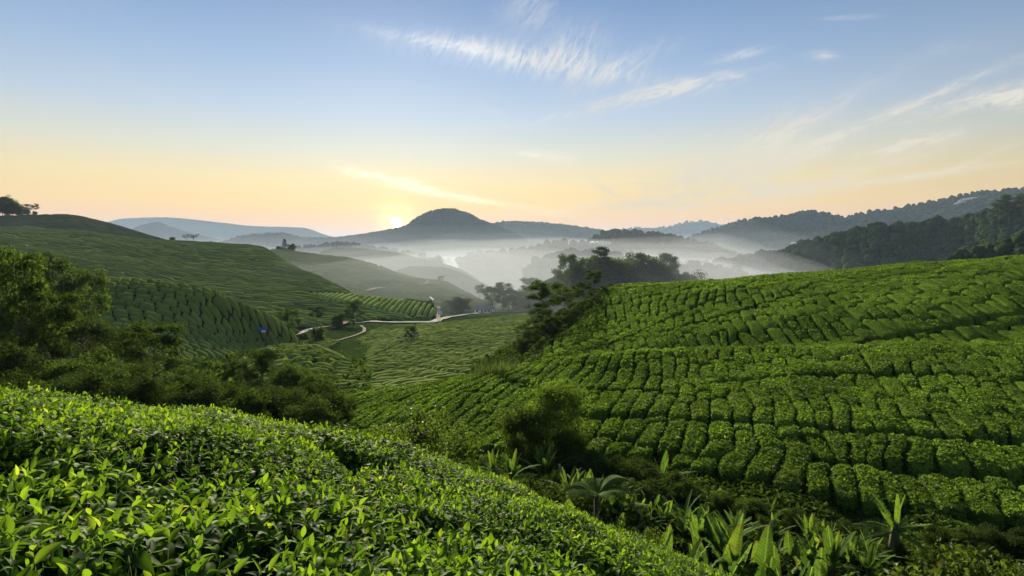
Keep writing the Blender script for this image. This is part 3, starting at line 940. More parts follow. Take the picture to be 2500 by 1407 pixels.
field("spur", 80, 3.2, (6, 14), [(560, 590), (740, 610), (900, 640), (1080, 685), (1200, 740), (1200, 765), (1000, 760), (860, 740), (700, 735), (560, 740)],
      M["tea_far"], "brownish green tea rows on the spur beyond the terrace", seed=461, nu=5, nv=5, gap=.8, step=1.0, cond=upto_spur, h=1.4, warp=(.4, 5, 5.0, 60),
      avoid=[[(880, 690), (980, 690), (980, 722), (880, 722)]])
# ------------------------------------------------------------------ trees and shrubs
M["crown"] = mat_leaf("crown_leaf", [(0, (.024, .043, .010)), (.5, (.048, .078, .016)), (1, (.085, .125, .026))], .38, .8, .02, None)
M["crown_dark"] = mat_leaf("crown_dark_leaf", [(0, (.020, .035, .010)), (.5, (.040, .062, .016)), (1, (.07, .10, .024))], .34, .8, .02, None)
M["crown_light"] = mat_leaf("crown_light_leaf", [(0, (.03, .05, .008)), (.5, (.06, .095, .014)), (1, (.11, .15, .026))], .42, .55, .1, None)
M["crown_airy"] = mat_leaf("crown_airy_leaf", [(0, (.06, .095, .018)), (.5, (.105, .155, .028)), (1, (.15, .20, .04))], .5, .8, .02, None, None, (1.15, 1.3, .5))
M["needle"] = mat_leaf("needle_leaf", [(0, (.012, .024, .008)), (1, (.035, .055, .016))], .2, .7, .05, None)

def tree_meshes(tag, seed, mat, shape="round", base=.30, width=.36, limbs=11, subs=4, cl=60, rc=.085, leaf=.03, trunk=.022, lean=.04, flat=.75, stems=1):
    """one tree of height 1: (trunk mesh, crown mesh)"""
    rng = np.random.default_rng(seed)
    wood = MB()
    tips = []
    for st in range(stems):
        off = np.array([0, 0, 0.]) if stems == 1 else np.r_[rng.normal(0, .05, 2), 0]
        top = .88 if shape != "umbrella" else .72
        n = 9
        hz = np.linspace(-.03, top, n)
        wander = np.cumsum(rng.normal(0, .012, (n, 2)), axis=0)
        ln = rng.normal(0, lean + (.12 if stems > 1 else 0), 2)
        path = np.c_[off[0] + wander[:, 0] + ln[0] * hz, off[1] + wander[:, 1] + ln[1] * hz, hz]
        rad = trunk * (1 - .8 * np.clip(hz / top, 0, 1)) * np.where(hz < .02, 1.4, 1)
        wood.tube(path, rad, 7)
        for i in range(limbs):
            f = (i + rng.uniform(.1, .9)) / limbs
            h = base + (top - base) * f
            o = np.array([np.interp(h, hz, path[:, k]) for k in range(3)])
            az = i * 2.399 + rng.normal(0, .4)
            if shape == "round":
                ext = width * (.35 + .75 * math.sin(math.pi * (.12 + .83 * f)) ** .8); rise = .25 + .9 * f
            elif shape == "cone":
                ext = width * (1.05 - f) + .03; rise = .05 + .1 * f
            elif shape == "umbrella":
                ext = width * (.6 + .6 * f); rise = .55
            elif shape == "spread":
                ext = width * (.75 + .35 * rng.random()); rise = .45 + .3 * f
            else:   # column
                ext = width * (.6 + .5 * rng.random()); rise = .8
            ext *= rng.uniform(.75, 1.2)
            d = np.array([math.cos(az), math.sin(az), rise]); d /= np.linalg.norm(d)
            e = o + d * ext
            mid = (o + e) / 2 + np.array([0, 0, (-.04 if shape != "umbrella" else .03) * ext])
            wood.tube([o, mid, e], [rad[0] * .42 * (1 - .5 * f), rad[0] * .28 * (1 - .5 * f), rad[0] * .08], 5)
            tips.append(e)
            for k in range(subs):
                t = rng.uniform(.35, .95)
                q = o + (e - o) * t
                dd = d + rng.normal(0, .65, 3) * np.array([1, 1, .6])
                dd /= np.linalg.norm(dd)
                e2 = q + dd * ext * rng.uniform(.3, .6)
                wood.tube([q, (q + e2) / 2 + [0, 0, .01], e2], [rad[0] * .14, rad[0] * .1, rad[0] * .04], 4)
                tips.append(e2)
        tips.append(path[-1])
    tips = np.array(tips)
    n = len(tips)
    cs = rc * rng.uniform(.65, 1.35, n)
    k = np.repeat(np.arange(n), cl)
    g = rng.normal(size=(len(k), 3))
    g /= np.linalg.norm(g, axis=1)[:, None]
    r = rng.random(len(k))[:, None] ** .45
    pos = tips[k] + g * r * cs[k][:, None] * np.array([1.15, 1.15, flat])
    pos[:, 2] = np.maximum(pos[:, 2], .04)
    V, Fc = leaf_cards(pos, g + np.array([0, 0, .5]), leaf, rng, .7, .55)
    sc = 1.0 / max(V[:, 2].max(), .5)
    wood.v = [v * sc for v in wood.v]
    return wood.data("trunk", M["bark"], True), mesh_data("crown", V * sc, Fc, mat, False)

PROTO = {
    "round1": tree_meshes("round", 1, M["crown"], "round", .26, .34, 12, 3, 140, .115, .036),
    "round2": tree_meshes("round", 2, M["crown_dark"], "round", .22, .38, 11, 4, 125, .12, .036, lean=.09),
    "round3": tree_meshes("round", 3, M["crown"], "spread", .38, .38, 9, 4, 140, .105, .036, lean=.08, flat=.6),
    "tall1": tree_meshes("tall", 4, M["crown_dark"], "round", .48, .22, 9, 3, 190, .09, .028, .016),
    "tall2": tree_meshes("tall", 5, M["crown"], "spread", .52, .22, 8, 4, 150, .08, .028, .014, lean=.1, flat=.6),
    "cone": tree_meshes("cone", 6, M["needle"], "cone", .10, .26, 34, 3, 40, .055, .026, .018, .01, .5),
    "umbrella": tree_meshes("umbrella", 7, M["crown_dark"], "umbrella", .45, .52, 8, 5, 110, .08, .034, .02, .06, .4),
    "airy": tree_meshes("airy", 8, M["crown_airy"], "round", .12, .33, 19, 4, 55, .105, .03, .016, .05, .9, stems=3),
    "shrub1": tree_meshes("shrub", 9, M["crown"], "spread", .12, .48, 10, 3, 80, .17, .062, .02, .1, .8, stems=3),
    "shrub2": tree_meshes("shrub", 10, M["crown_dark"], "spread", .10, .5, 10, 3, 80, .18, .062, .02, .1, .8, stems=3),
    "shrub3": tree_meshes("shrub", 11, M["crown_light"], "round", .08, .45, 12, 4, 66, .15, .046, .02, .08, .8, stems=4),
}
TREES = []
def tree(proto, px, Y, top, label, group=None, name="tree", cat="tree", spread=1.0, keys=None, sink=0.0, rot=None, z=None):
    """a tree whose foot is on the land at column px and distance Y, and whose top shows at photo row `top`"""
    x = (px - CX) / F * Y * (CP + 0)      # column at that distance, refined below
    for _ in range(3):
        zz = z if z is not None else zat(x, Y, keys)
        if zz is None:
            zz = FLOOR
        f = Y * CP - zz * SP
        x = (px - CX) / F * f
    zt = P(px, top, Y)[2]
    h = max(zt - zz, .3)
    tm, cm = PROTO[proto]
    rot = random.uniform(0, 6.28) if rot is None else rot
    s = spread
    r = link(name, None, label=label, cat=cat, group=group)
    r.location = (x, Y, zz - sink)
    r.rotation_euler = (0, 0, rot)
    r.scale = (h * s, h * s, h)
    link("trunk", tm, r)
    link("crown", cm, r)
    TREES.append((name, round(h, 1), px, Y))
    return r

# big trees and thicket in the gully on the left
tree("round1", 40, 36, 592, "tall leafy tree at the left edge, nearest of the gully trees", spread=.62)
tree("round3", 100, 37, 690, "leafy tree with low branches beside the tallest gully tree", spread=.8)
tree("round2", 225, 42, 752, "dark round-crowned tree in the left gully below the knoll", spread=1.0)
tree("round3", 375, 41, 772, "dark tree with a crown reaching out towards the knoll", spread=.95)
tree("round2", 300, 46, 800, "dark tree half hidden between two others in the left gully", spread=.9)
tree("round1", 130, 66, 612, "hazy tall tree behind the gully trees, left of the tea knoll", "hazy trees left of the tea knoll", spread=.62)
tree("round1", 205, 70, 650, "broad hazy tree against the shaded side of the tea knoll", "hazy trees left of the tea knoll", spread=.7)
tree("tall1", 75, 74, 612, "slim hazy tree rising behind the tallest gully tree", "hazy trees left of the tea knoll", spread=1.0)
tree("round2", 170, 60, 700, "dark tree in the middle of the hazy clump below the knoll", "hazy trees left of the tea knoll", spread=.8)
tree("round2", 640, 46, 838, "dark dense tree in front of the winding road", spread=.85)
tree("round1", 575, 44, 880, "lighter green tree beside the dark tree below the road", spread=.9)
tree("shrub1", 500, 42, 885, "leafy shrub below the left road bend", name="shrub", cat="shrub", spread=.9)
tree("shrub2", 440, 38, 905, "dark shrub at the foot of the gully trees", name="shrub", cat="shrub", spread=1.0)
tree("shrub1", 705, 44, 885, "shrub to the right of the dark tree below the road", name="shrub", cat="shrub", spread=.9)
_g = "dark shrubs lining the gully behind the front tea bushes"
for px, Y, top, pr, sp in [(20, 22, 900, "shrub2", .9), (110, 24, 905, "shrub1", .9), (190, 23, 900, "shrub2", 1), (260, 26, 880, "shrub1", 1), (330, 24, 910, "shrub2", 1), (410, 27, 920, "shrub1", .9),
                           (480, 25, 925, "shrub2", 1), (545, 28, 930, "shrub2", .9), (610, 26, 950, "shrub1", .9), (670, 29, 935, "shrub2", 1), (735, 31, 925, "shrub1", .9), (790, 33, 930, "shrub2", .9),
                           (830, 35, 955, "shrub2", .8), (760, 27, 970, "shrub2", .9), (860, 38, 975, "shrub2", .7), (0, 30, 830, "shrub2", .9), (160, 32, 850, "shrub1", .9), (300, 33, 870, "shrub2", .9)]:
    tree(pr, px, Y, top, "dark shrub in the thicket behind the front tea bushes", _g, "shrub", "shrub", sp)
tree("shrub3", 770, 36, 900, "light bushy shrub at the edge of the tea mound", name="shrub", cat="shrub", spread=.7)
# trees along the road and on the middle ground
tree("round1", 705, 122, 752, "hazy tree at the foot of the tea knoll beside the road", spread=.9)
tree("round3", 680, 118, 775, "lower tree at the knoll's foot beside the road", spread=1.0)
tree("tall2", 772, 165, 745, "slender hazy tree above the road bend", spread=1.2)
tree("shrub1", 820, 172, 762, "round bush above the road bank", name="shrub", cat="shrub", spread=.9)
tree("round2", 862, 176, 724, "large round brown-green tree over the road junction", spread=1.05)
tree("shrub3", 778, 128, 796, "spiky light bush below the road bend", name="shrub", cat="shrub", spread=.9)
tree("shrub2", 740, 133, 812, "low dark bush where the road disappears", name="shrub", cat="shrub", spread=1.1)
tree("round2", 1004, 112, 793, "small dark tree standing alone on the boulders in the tea", spread=1.15)
tree("shrub2", 1125, 255, 722, "dark rounded thicket left of the white farmhouse", name="shrub", cat="shrub", spread=1.1)
tree("round2", 1100, 262, 728, "dark tree in the thicket left of the farmhouse", spread=1.2)
_g = "dark trees behind the farmhouse by the road"
for i, (px, Y, top, pr, sp) in enumerate([(1205, 275, 692, "round2", .8), (1228, 285, 688, "round1", .85), (1252, 280, 700, "round2", .85), (1272, 285, 704, "round2", .8), (1296, 290, 698, "round1", .85), (1318, 285, 702, "round2", .8), (1240, 268, 715, "round2", 1.0), (1290, 272, 720, "round2", 1.0)]):
    tree(pr, px, Y, top, "dark leafy tree in the grove behind the farmhouse", _g, spread=sp * 1.35)
tree("tall2", 1292, 330, 676, "pale hazy tree showing above the farmhouse grove", spread=1.2)
tree("tall1", 1170, 330, 695, "faint slim tree in the mist beyond the farmhouse", spread=1.2)
# grove on the left edge of the right-hand hill
tree("tall2", 1455, 70, 659, "tallest tree of the grove, its crown above the tea crest", spread=1.4)
tree("round1", 1425, 68, 686, "broad tree under the tallest one of the hill grove", spread=1.15)
tree("round2", 1490, 70, 690, "dark tree where the grove meets the tea crest", spread=1.1)
tree("round3", 1375, 72, 697, "grey-green tree in the back of the hill grove", spread=1.2)
tree("tall2", 1335, 78, 684, "thin tree with an open crown at the back of the grove", spread=1.2)
_g = "trees on the steep left edge of the right hill"
for px, Y, top, pr, sp in [(1330, 66, 742, "round2", .85), (1370, 63, 752, "tall1", 1.1), (1400, 64, 735, "round1", .8), (1300, 68, 775, "round3", .9), (1345, 60, 790, "round2", .9), (1280, 70, 790, "round2", .9), (1440, 64, 730, "round2", .8), (1478, 66, 704, "round1", .8), (1455, 62, 722, "round2", .9), (1425, 62, 728, "round1", .9), (1398, 61, 748, "round2", .9), (1378, 60, 768, "round1", .9), (1352, 60, 772, "tall1", 1.0), (1322, 61, 786, "round1", .9), (1300, 62, 800, "round2", .9), (1285, 60, 822, "round2", .9), (1312, 57, 838, "round1", .9)]:
    tree(pr, px, Y, top, "dark tree on the steep wooded edge of the right hill", _g, spread=sp * 1.5)
_g = "bushes at the foot of the hill grove"
for px, Y, top, pr, sp in [(1300, 58, 838, "shrub2", .9), (1275, 62, 812, "shrub1", .9), (1320, 54, 862, "shrub2", .8), (1260, 66, 830, "shrub3", .8), (1345, 56, 825, "shrub2", .8), (1290, 52, 880, "shrub1", .8), (1375, 57, 800, "shrub2", .8), (1410, 60, 775, "shrub2", .8)]:
    tree(pr, px, Y, top, "bush at the foot of the wooded edge", _g, "shrub", "shrub", sp)
# near trees against the right slope
tree("airy", 1345, 21.5, 918, "airy feathery tree standing in front of the right tea slope", spread=1.0)
tree("shrub3", 1290, 20.5, 985, "fine-leaved sapling left of the airy tree", name="shrub", cat="shrub", spread=.7)
tree("shrub1", 1395, 21, 1030, "dark shrub right of the airy tree's foot", name="shrub", cat="shrub", spread=.8)
tree("shrub3", 1018, 13.5, 1008, "round yellow-green bush just beyond the front tea crest", name="shrub", cat="shrub", spread=.9)
# trees on the skyline and in the mist
tree("umbrella", 474, 338, 571, "flat-topped tree on the skyline of the long hill", spread=1.05)
tree("umbrella", 455, 336, 573, "thin tree beside the flat-topped skyline tree", spread=.8)
tree("shrub2", 421, 338, 578, "small dark bush on the skyline, left of the flat-topped tree", name="shrub", cat="shrub", spread=1.0)
tree("shrub2", 515, 336, 589, "tiny bush on the skyline, right of the flat-topped tree", name="shrub", cat="shrub", spread=1.2)
tree("cone", 693, 398, 583, "dark conifer on top of the tea spur", spread=.9)
tree("shrub2", 712, 398, 594, "dark bush beside the conifer on the spur", name="shrub", cat="shrub", spread=1.0)
tree("shrub2", 680, 398, 600, "low bush left of the conifer on the spur", name="shrub", cat="shrub", spread=1.0)
tree("round2", 1075, 366, 671, "small lone tree on the ridge path above the terrace", spread=1.3)
tree("round3", 74, 408, 496, "wide-branched dark tree on the skyline at far left", spread=1.3)
for px, top, lb in [(-12, 486, "first"), (18, 492, "second"), (44, 502, "third"), (66, 510, "fourth"), (86, 515, "fifth")]:
    tree("shrub2", px, 409, top, "dark bush under the left skyline trees, %s from the edge" % lb, "bushes under the left skyline trees", "shrub", "shrub", .9)
_g = "dark trees on the left skyline"
for px, top in [(-30, 464), (4, 474), (24, 480), (40, 490), (-70, 456), (15, 484), (52, 500), (-10, 478), (32, 494)]:
    tree("round2" if px % 3 else "round1", px, 410, top, "dark tree in the clump at the left skyline", _g, spread=.95)
tree("round1", 1030, 600, 616, "lone round tree in the mist on the far tea hill", spread=.8)
tree("shrub2", 1062, 590, 622, "bush near the lone tree in the mist", name="shrub", cat="shrub", spread=1.0)
_g = "misty trees on the middle knoll"
for px, Y, top, pr, sp in [(1395, 284, 616, "round1", .62), (1412, 286, 640, "round2", .8), (1450, 292, 600, "cone", .9), (1440, 292, 628, "round1", .7), (1470, 292, 622, "round3", .8), (1495, 296, 632, "round1", .8), (1520, 296, 626, "tall2", 1.0),
                           (1542, 296, 636, "cone", .9), (1570, 299, 612, "round1", .72), (1590, 300, 618, "round2", .7), (1608, 300, 640, "round1", .8), (1622, 314, 617, "tall1", 1.1), (1550, 292, 655, "round2", 1.0), (1480, 288, 655, "round2", 1.0),
                           (1510, 290, 650, "round1", 1.0), (1640, 298, 655, "round2", .9), (1665, 296, 668, "round2", .9), (1425, 284, 665, "shrub2", .9), (1600, 292, 668, "round2", .9), (1570, 286, 680, "round2", .9), (1690, 292, 680, "shrub2", 1.)]:
    tree(pr, px, Y, top, "misty tree crowding the knoll in the middle of the valley", _g, spread=sp * 1.25)
tree("shrub2", 1945, 75, 668, "dim round bush just behind the tea crest", name="shrub", cat="shrub", spread=.8, z=-9)
tree("round2", 2378, 228, 603, "dark round tree on the green shoulder at far right", spread=1.1)
for px, Y, top, lb in [(2465, 440, 474, "tall spreading tree on the wooded skyline at far right"), (2440, 445, 492, "tree left of the spreading one on the right skyline"), (2495, 440, 470, "tree at the right edge of the wooded skyline")]:
    tree("tall2", px, Y, top, lb, spread=1.1)

# woods that read as one mass
def blob(seed, sub=2):
    bm = bmesh.new()
    bmesh.ops.create_icosphere(bm, subdivisions=sub, radius=1.0)
    rng = np.random.default_rng(seed)
    v = np.array([k.co[:] for k in bm.verts])
    f = np.array([[k.index for k in t.verts] for t in bm.faces])
    bm.free()
    v *= rng.uniform(.80, 1.18, len(v))[:, None]
    v[:, 2] = np.where(v[:, 2] < -.3, -.3 + (v[:, 2] + .3) * 1.3, v[:, 2])
    return v, f
BLOBS = {1: [blob(s, 1) for s in range(6)], 2: [blob(s, 2) for s in range(6)]}

def wood(key, n, size, label, seed, name="forest", cond=None, cards=0, mat="forest_blob", sub=1):
    rng = np.random.default_rng(seed)
    V = LAND[key]["V"]
    ns, nt = LAND[key]["ns"], LAND[key]["nt"]
    G = V.reshape(ns, nt, 3)
    du, dv = G[1:, :-1] - G[:-1, :-1], G[:-1, 1:] - G[:-1, :-1]
    ar = np.linalg.norm(np.cross(du, dv), axis=2)
    ar[:, int(nt * .72):] *= .25
    cen = G[:-1, :-1]
    ppx, ppy, f = pix(cen[..., 0], cen[..., 1], cen[..., 2])
    ok = (ppx > -150) & (ppx < 2700) & (f > 1) & (cen[..., 2] > FLOOR + 1)
    if cond is not None:
        ok &= cond(ppx, ppy)
    p = np.where(ok, ar, 0).ravel()
    p /= p.sum()
    k = rng.choice(len(p), n, p=p)
    i, j = k // (nt - 1), k % (nt - 1)
    s, t = rng.random((2, n))
    pos = G[i, j] + du[i, j] * s[:, None] + dv[i, j] * t[:, None]
    vs, fs, off = [], [], 0
    for b in range(6):
        m = np.arange(n) % 6 == b
        bv, bf = BLOBS[sub][b]
        sc = size * np.clip(np.exp(rng.normal(-.15, .35, m.sum())), .4, 1.5)
        an = rng.uniform(0, 6.28, m.sum())
        R = np.stack([np.cos(an), -np.sin(an), np.sin(an), np.cos(an)], 1).reshape(-1, 2, 2)
        xy = np.einsum("nij,vj->nvi", R, bv[:, :2]) * sc[:, None, None]
        z = bv[None, :, 2] * (sc * rng.uniform(.75, 1.25, m.sum()))[:, None]
        W = np.concatenate([xy, z[..., None]], 2) + pos[m][:, None] + np.array([0, 0, 1.0])[None, None] * (sc * .55)[:, None, None]
        vs.append(W.reshape(-1, 3)); fs.append(rep_faces(bf, m.sum(), len(bv)) + off); off += W.shape[0] * W.shape[1]
    vv = np.concatenate(vs)
    o = obj(name, vv, np.concatenate(fs), M[mat], smooth=True, kind="stuff", label=label, cat="forest")
    if cards:
        kk = rng.choice(len(vv), cards)
        g = rng.normal(size=(cards, 3))
        cv, cf = leaf_cards(vv[kk] + g * size * .12, g, size * .33, rng, .8, .6)
        obj("foliage", cv, cf, M["crown_dark"], parent=o, smooth=False, kind="stuff")
    return o
wood("right_wood", 4200, 3.6, "dark forest covering the hill on the right", 501, cards=25000)
wood("right_shoulder", 400, 1.8, "scrub and trees on the green shoulder at far right", 502, cond=lambda px, py: py < 640, cards=7000, sub=2)
wood("round_wood", 2200, 3.6, "forest on the rounded hill in the mist", 503, cards=7000)
wood("low_wood", 1100, 3.8, "low woods on the misty rise below the peak", 504, cards=4500)
wood("low_wood2", 700, 3.4, "woods on the nearer misty rise", 505, cards=3500, sub=2)
wood("mist_islet", 600, 3.2, "scattered woods rising from the mist", 506, cards=3000, sub=2)
wood("tree_knoll", 700, 1.7, "undergrowth between the trees of the middle knoll", 507, cond=lambda px, py: (px > 1400), cards=16000, sub=2)
wood("sun_peak", 6000, 2.5, "forest clothing the peak beside the rising sun", 508)
wood("right_range", 5500, 4.6, "forest on the long mountain at the right", 509)
wood("low_range", 2200, 4.4, "forest on the low misty range under the peak", 510)
wood("behind_peak", 2600, 3.6, "forest on the mountain behind the peak", 511)
wood("far_middle", 900, 9.0, "forest on the farthest mountain in the middle", 512)
# ------------------------------------------------------------------ banana plants, tree fern and undergrowth in the gully
def mat_banana():
    """broad leaf with a pale midrib and fine side veins"""
    m, b, out = new_mat("banana_leaf")
    tc = b.node("ShaderNodeTexCoord")
    sp = b.node("ShaderNodeSeparateXYZ")
    b.put(sp.inputs[0], tc.outputs["Object"])
    ax = b.m("ABSOLUTE", sp.outputs[0])
    rib = b.mapr(ax, .003, .008, 1.0, 0.0)
    ph = b.m("ADD", b.m("MULTIPLY", sp.outputs[1], 190.0), b.m("MULTIPLY", ax, -160.0))
    vein = b.m("ADD", b.m("MULTIPLY", b.m("SINE", ph), .5), .5)
    rnd = b.node("ShaderNodeObjectInfo").outputs["Random"]
    c = b.ramp(rnd, [(0, (.035, .075, .022)), (.4, (.06, .115, .028)), (.75, (.09, .155, .032)), (1, (.16, .21, .04))])
    bl = b.noise(tc.outputs["Object"], 9.0, 3.0)
    k = b.m("MULTIPLY", b.mapr(vein, 0, 1, .80, 1.12, False), b.mapr(bl, .3, .7, .75, 1.2))
    c = b.vm("MULTIPLY", c, b.xyz(k, k, k))
    tip = b.m("MULTIPLY", b.mapr(sp.outputs[1], .72, .95), b.mapr(b.noise(tc.outputs["Object"], 14.0, 2.0), .52, .66))
    c = b.mix(b.m("MULTIPLY", tip, b.mapr(rnd, .3, .35)), c, (.12, .085, .035))
    c = b.mix(rib, c, (.16, .22, .07))
    p = b.node("ShaderNodeBsdfPrincipled")
    b.put(p.inputs["Base Color"], c)
    b.put(p.inputs["Roughness"], .7)
    b.put(p.inputs["Specular IOR Level"], .02)
    bn = b.node("ShaderNodeBump")
    b.put(bn.inputs["Strength"], .5)
    b.put(bn.inputs["Distance"], .01)
    b.put(bn.inputs["Height"], vein)
    b.put(p.inputs["Normal"], bn.outputs[0])
    t = b.node("ShaderNodeBsdfTranslucent")
    b.put(t.inputs[0], b.vm("MULTIPLY", c, (1.3, 1.35, .5)))
    mx = b.node("ShaderNodeMixShader")
    b.put(mx.inputs[0], .42)
    b.nt.links.new(p.outputs[0], mx.inputs[1])
    b.nt.links.new(t.outputs[0], mx.inputs[2])
    b.nt.links.new(mx.outputs[0], out.inputs[0])
    return m
M["banana"] = mat_banana()
M["banana_stem"] = mat_plain("banana_stem", (.07, .075, .03), .7, .4, 4.0, .2)
M["fern"] = mat_leaf("fern_frond", [(0, (.038, .075, .014)), (1, (.08, .13, .024))], .42, .8, .02, None)
M["weed"] = mat_leaf("weed_leaf", [(0, (.022, .040, .009)), (.6, (.045, .075, .015)), (1, (.08, .12, .024))], .35, .8, .02, (.5, .6, 1.3))
M["grass"] = mat_leaf("grass_blade", [(0, (.05, .085, .02)), (1, (.11, .15, .045))], .35, .6, .1, None)

def banana_leaf(seed, bend, torn):
    rng = np.random.default_rng(seed)
    n = 34
    t = np.linspace(0, 1, n)
    wprof = np.where(t < .14, .012, .078 * np.clip(np.sin(np.pi * np.clip((t - .12) / .9, 0, 1) ** .75), 0, 1) ** .55)
    y = t - bend * .12 * t ** 2
    z = -bend * t ** 2.2 + .004 * np.sin(np.arange(n) * 2.6)
    rows = []
    for i in range(n):
        wl, wr = wprof[i], wprof[i]
        if t[i] > .2 and torn:
            if rng.random() < torn: wl *= rng.uniform(.35, .8)
            if rng.random() < torn: wr *= rng.uniform(.35, .8)
        up = .35
        rows.append([[-wl, y[i], z[i] + wl * up - (.03 * rng.random() if torn else 0)], [-wl * .5, y[i], z[i] + wl * up * .62], [0, y[i], z[i]],
                     [wr * .5, y[i], z[i] + wr * up * .62], [wr, y[i], z[i] + wr * up - (.03 * rng.random() if torn else 0)]])
    V = np.array(rows).reshape(-1, 3)
    return mesh_data("leaf", V, grid_faces(n, 5), M["banana"], True)
BLEAF = [banana_leaf(1, .05, 0), banana_leaf(2, .18, .2), banana_leaf(3, .45, .5), banana_leaf(4, .30, .35), banana_leaf(5, .75, .5), banana_leaf(6, .10, .15)]

def frame(d, up=(0, 0, 1), roll=0.0):
    """matrix with its y axis along d"""
    y = Vector(d).normalized()
    x = y.cross(Vector(up))
    if x.length < 1e-3:
        x = Vector((1, 0, 0))
    x.normalize()
    z = x.cross(y)
    m = Matrix((x, y, z)).transposed()
    return m @ Matrix.Rotation(roll, 3, "Y")

def banana(px, Y, top, label, n=7, seed=0, stem=.28, open_=.5, group="banana plants in the gully"):
    rng = random.Random(seed)
    x = (px - CX) / F * Y
    zg = max(zat(x, Y, ("right", "fore", "valley")) or -8, -9.5)
    h = max(P(px, top, Y)[2] - zg, .9)
    r = link("banana_plant", None, label=label, cat="banana plant", group=group, loc=(x, Y, zg))
    mb = MB()
    sh = h * stem
    lx, ly = rng.uniform(-.06, .06), rng.uniform(-.06, .06)
    mb.tube([(0, 0, -.15), (lx * .4, ly * .4, sh * .5), (lx, ly, sh)], [.075 * h, .06 * h, .035 * h], 8)
    mb.build("stem", M["banana_stem"], r, True)
    for i in range(n):
        az = i * 2.4 + rng.uniform(-.5, .5)
        k = i / max(1, n - 1)
        el = math.radians(86 - 62 * open_ * k - rng.uniform(0, 14))
        L = (h - sh) * rng.uniform(.8, 1.02) * (1.03 if i == 0 else 1)
        v = 0 if i == 0 else (rng.choice((0, 1, 5, 3)) if k < .55 else rng.choice((2, 3, 4, 2)))
        o = link("leaf", BLEAF[v], r)
        m = frame((math.cos(az) * math.cos(el), math.sin(az) * math.cos(el), math.sin(el)), roll=rng.uniform(-.9, .9)).to_4x4()
        m.translation = (lx, ly, sh * .8)
        o.matrix_local = m @ Matrix.Diagonal((L * rng.uniform(.95, 1.35), L, L, 1))
    return r
BAN = [(1205, 17.5, 1092, 8, .6, "dark banana plant at the left end of the gully clump"), (1250, 17.0, 1090, 8, .6, "banana plant beside the foot of the airy tree's left side"),
       (1330, 18.5, 1070, 7, .5, "banana plant half hidden at the airy tree's foot"), (1395, 16.0, 1128, 6, .3, "banana plant with upright bluish leaves left of the fern"),
       (1425, 15.8, 1135, 6, .35, "banana plant with bright upright leaves above the fern"), (1465, 15.2, 1140, 5, .3, "banana plant with one bright yellow-green leaf above the fern"),
       (1500, 15.0, 1142, 6, .3, "banana plant with two broad upright leaves right above the fern"), (1625, 18.2, 1098, 5, .4, "small banana plant alone high in the dark shrubs"),
       (1435, 13.2, 1208, 5, .3, "narrow-leaved banana plant in front of the fern"), (1495, 13.0, 1238, 6, .4, "banana plant with folded leaves below the fern"),
       (1590, 14.5, 1242, 6, .4, "banana plant between the fern and the dark shrubs"), (1605, 15.6, 1190, 6, .6, "ragged banana plant below the dark shrubs"),
       (1675, 15.0, 1190, 7, .6, "torn-leaved banana plant in the middle of the gully"), (1712, 14.2, 1222, 6, .4, "banana plant with two bright paddles in the middle of the gully"),
       (1600, 12.0, 1282, 8, .9, "spreading banana plant with ragged drooping leaves"), (1672, 11.6, 1290, 8, .8, "banana plant leaning out over the tea bushes"),
       (1765, 12.2, 1262, 7, .5, "tall banana plant with long leaning leaves"), (1800, 11.8, 1300, 8, .5, "bushy banana plant left of the tallest upright leaf"),
       (1850, 12.4, 1240, 7, .3, "banana plant with the tallest upright leaf"), (1885, 12.0, 1282, 8, .4, "banana plant with a fan of bright broad leaves"),
       (1925, 11.6, 1318, 7, .6, "low banana plant in the lower clump"), (1975, 12.0, 1280, 7, .4, "banana plant with a narrow rolled leaf in the lower clump"),
       (2005, 11.5, 1310, 8, .5, "dense banana plant at the bottom of the lower clump"), (2062, 12.0, 1275, 7, .4, "banana plant at the right of the lower clump"),
       (2105, 11.6, 1308, 8, .7, "ragged banana plant at the right end of the lower clump"), (2150, 11.8, 1330, 6, .9, "banana plant with a long arching leaf pointing right"),
       (1905, 15.5, 1200, 5, .9, "little star-shaped banana plant before the tea slope"), (2310, 10.6, 1372, 4, .3, "banana leaf poking up at the bottom edge"),
       (1990, 10.4, 1375, 5, .4, "banana plant cut by the bottom edge"), (1800, 10.6, 1378, 5, .4, "low banana plant near the end of the front tea"), (1062, 8.6, 1096, 3, .15, "single banana shoot growing out of the front tea")]
for i, (px, Y, top, n, op, lb) in enumerate(BAN):
    banana(px, Y, top, lb, n + 5, 40 + i, .22, op + .12)
_rb = random.Random(5)
for i in range(26):
    px = _rb.uniform(1380, 1640) if i < 9 else _rb.uniform(1640, 2160)
    Y = 15.8 - (px - 1380) / 780 * 3.6 + _rb.uniform(-.7, .9)
    top = 1185 + (px - 1380) / 780 * 125 + _rb.uniform(-18, 40)
    banana(px, Y, top, "leafy banana plant in the thick of the gully clump", 9, 300 + i, .2, _rb.uniform(.3, .8), "banana plants crowding the gully clump")
banana(2215, 12.6, 1178, "tall banana tree with a bare stem and a star of leaves", 13, 99, .52, 1.25)

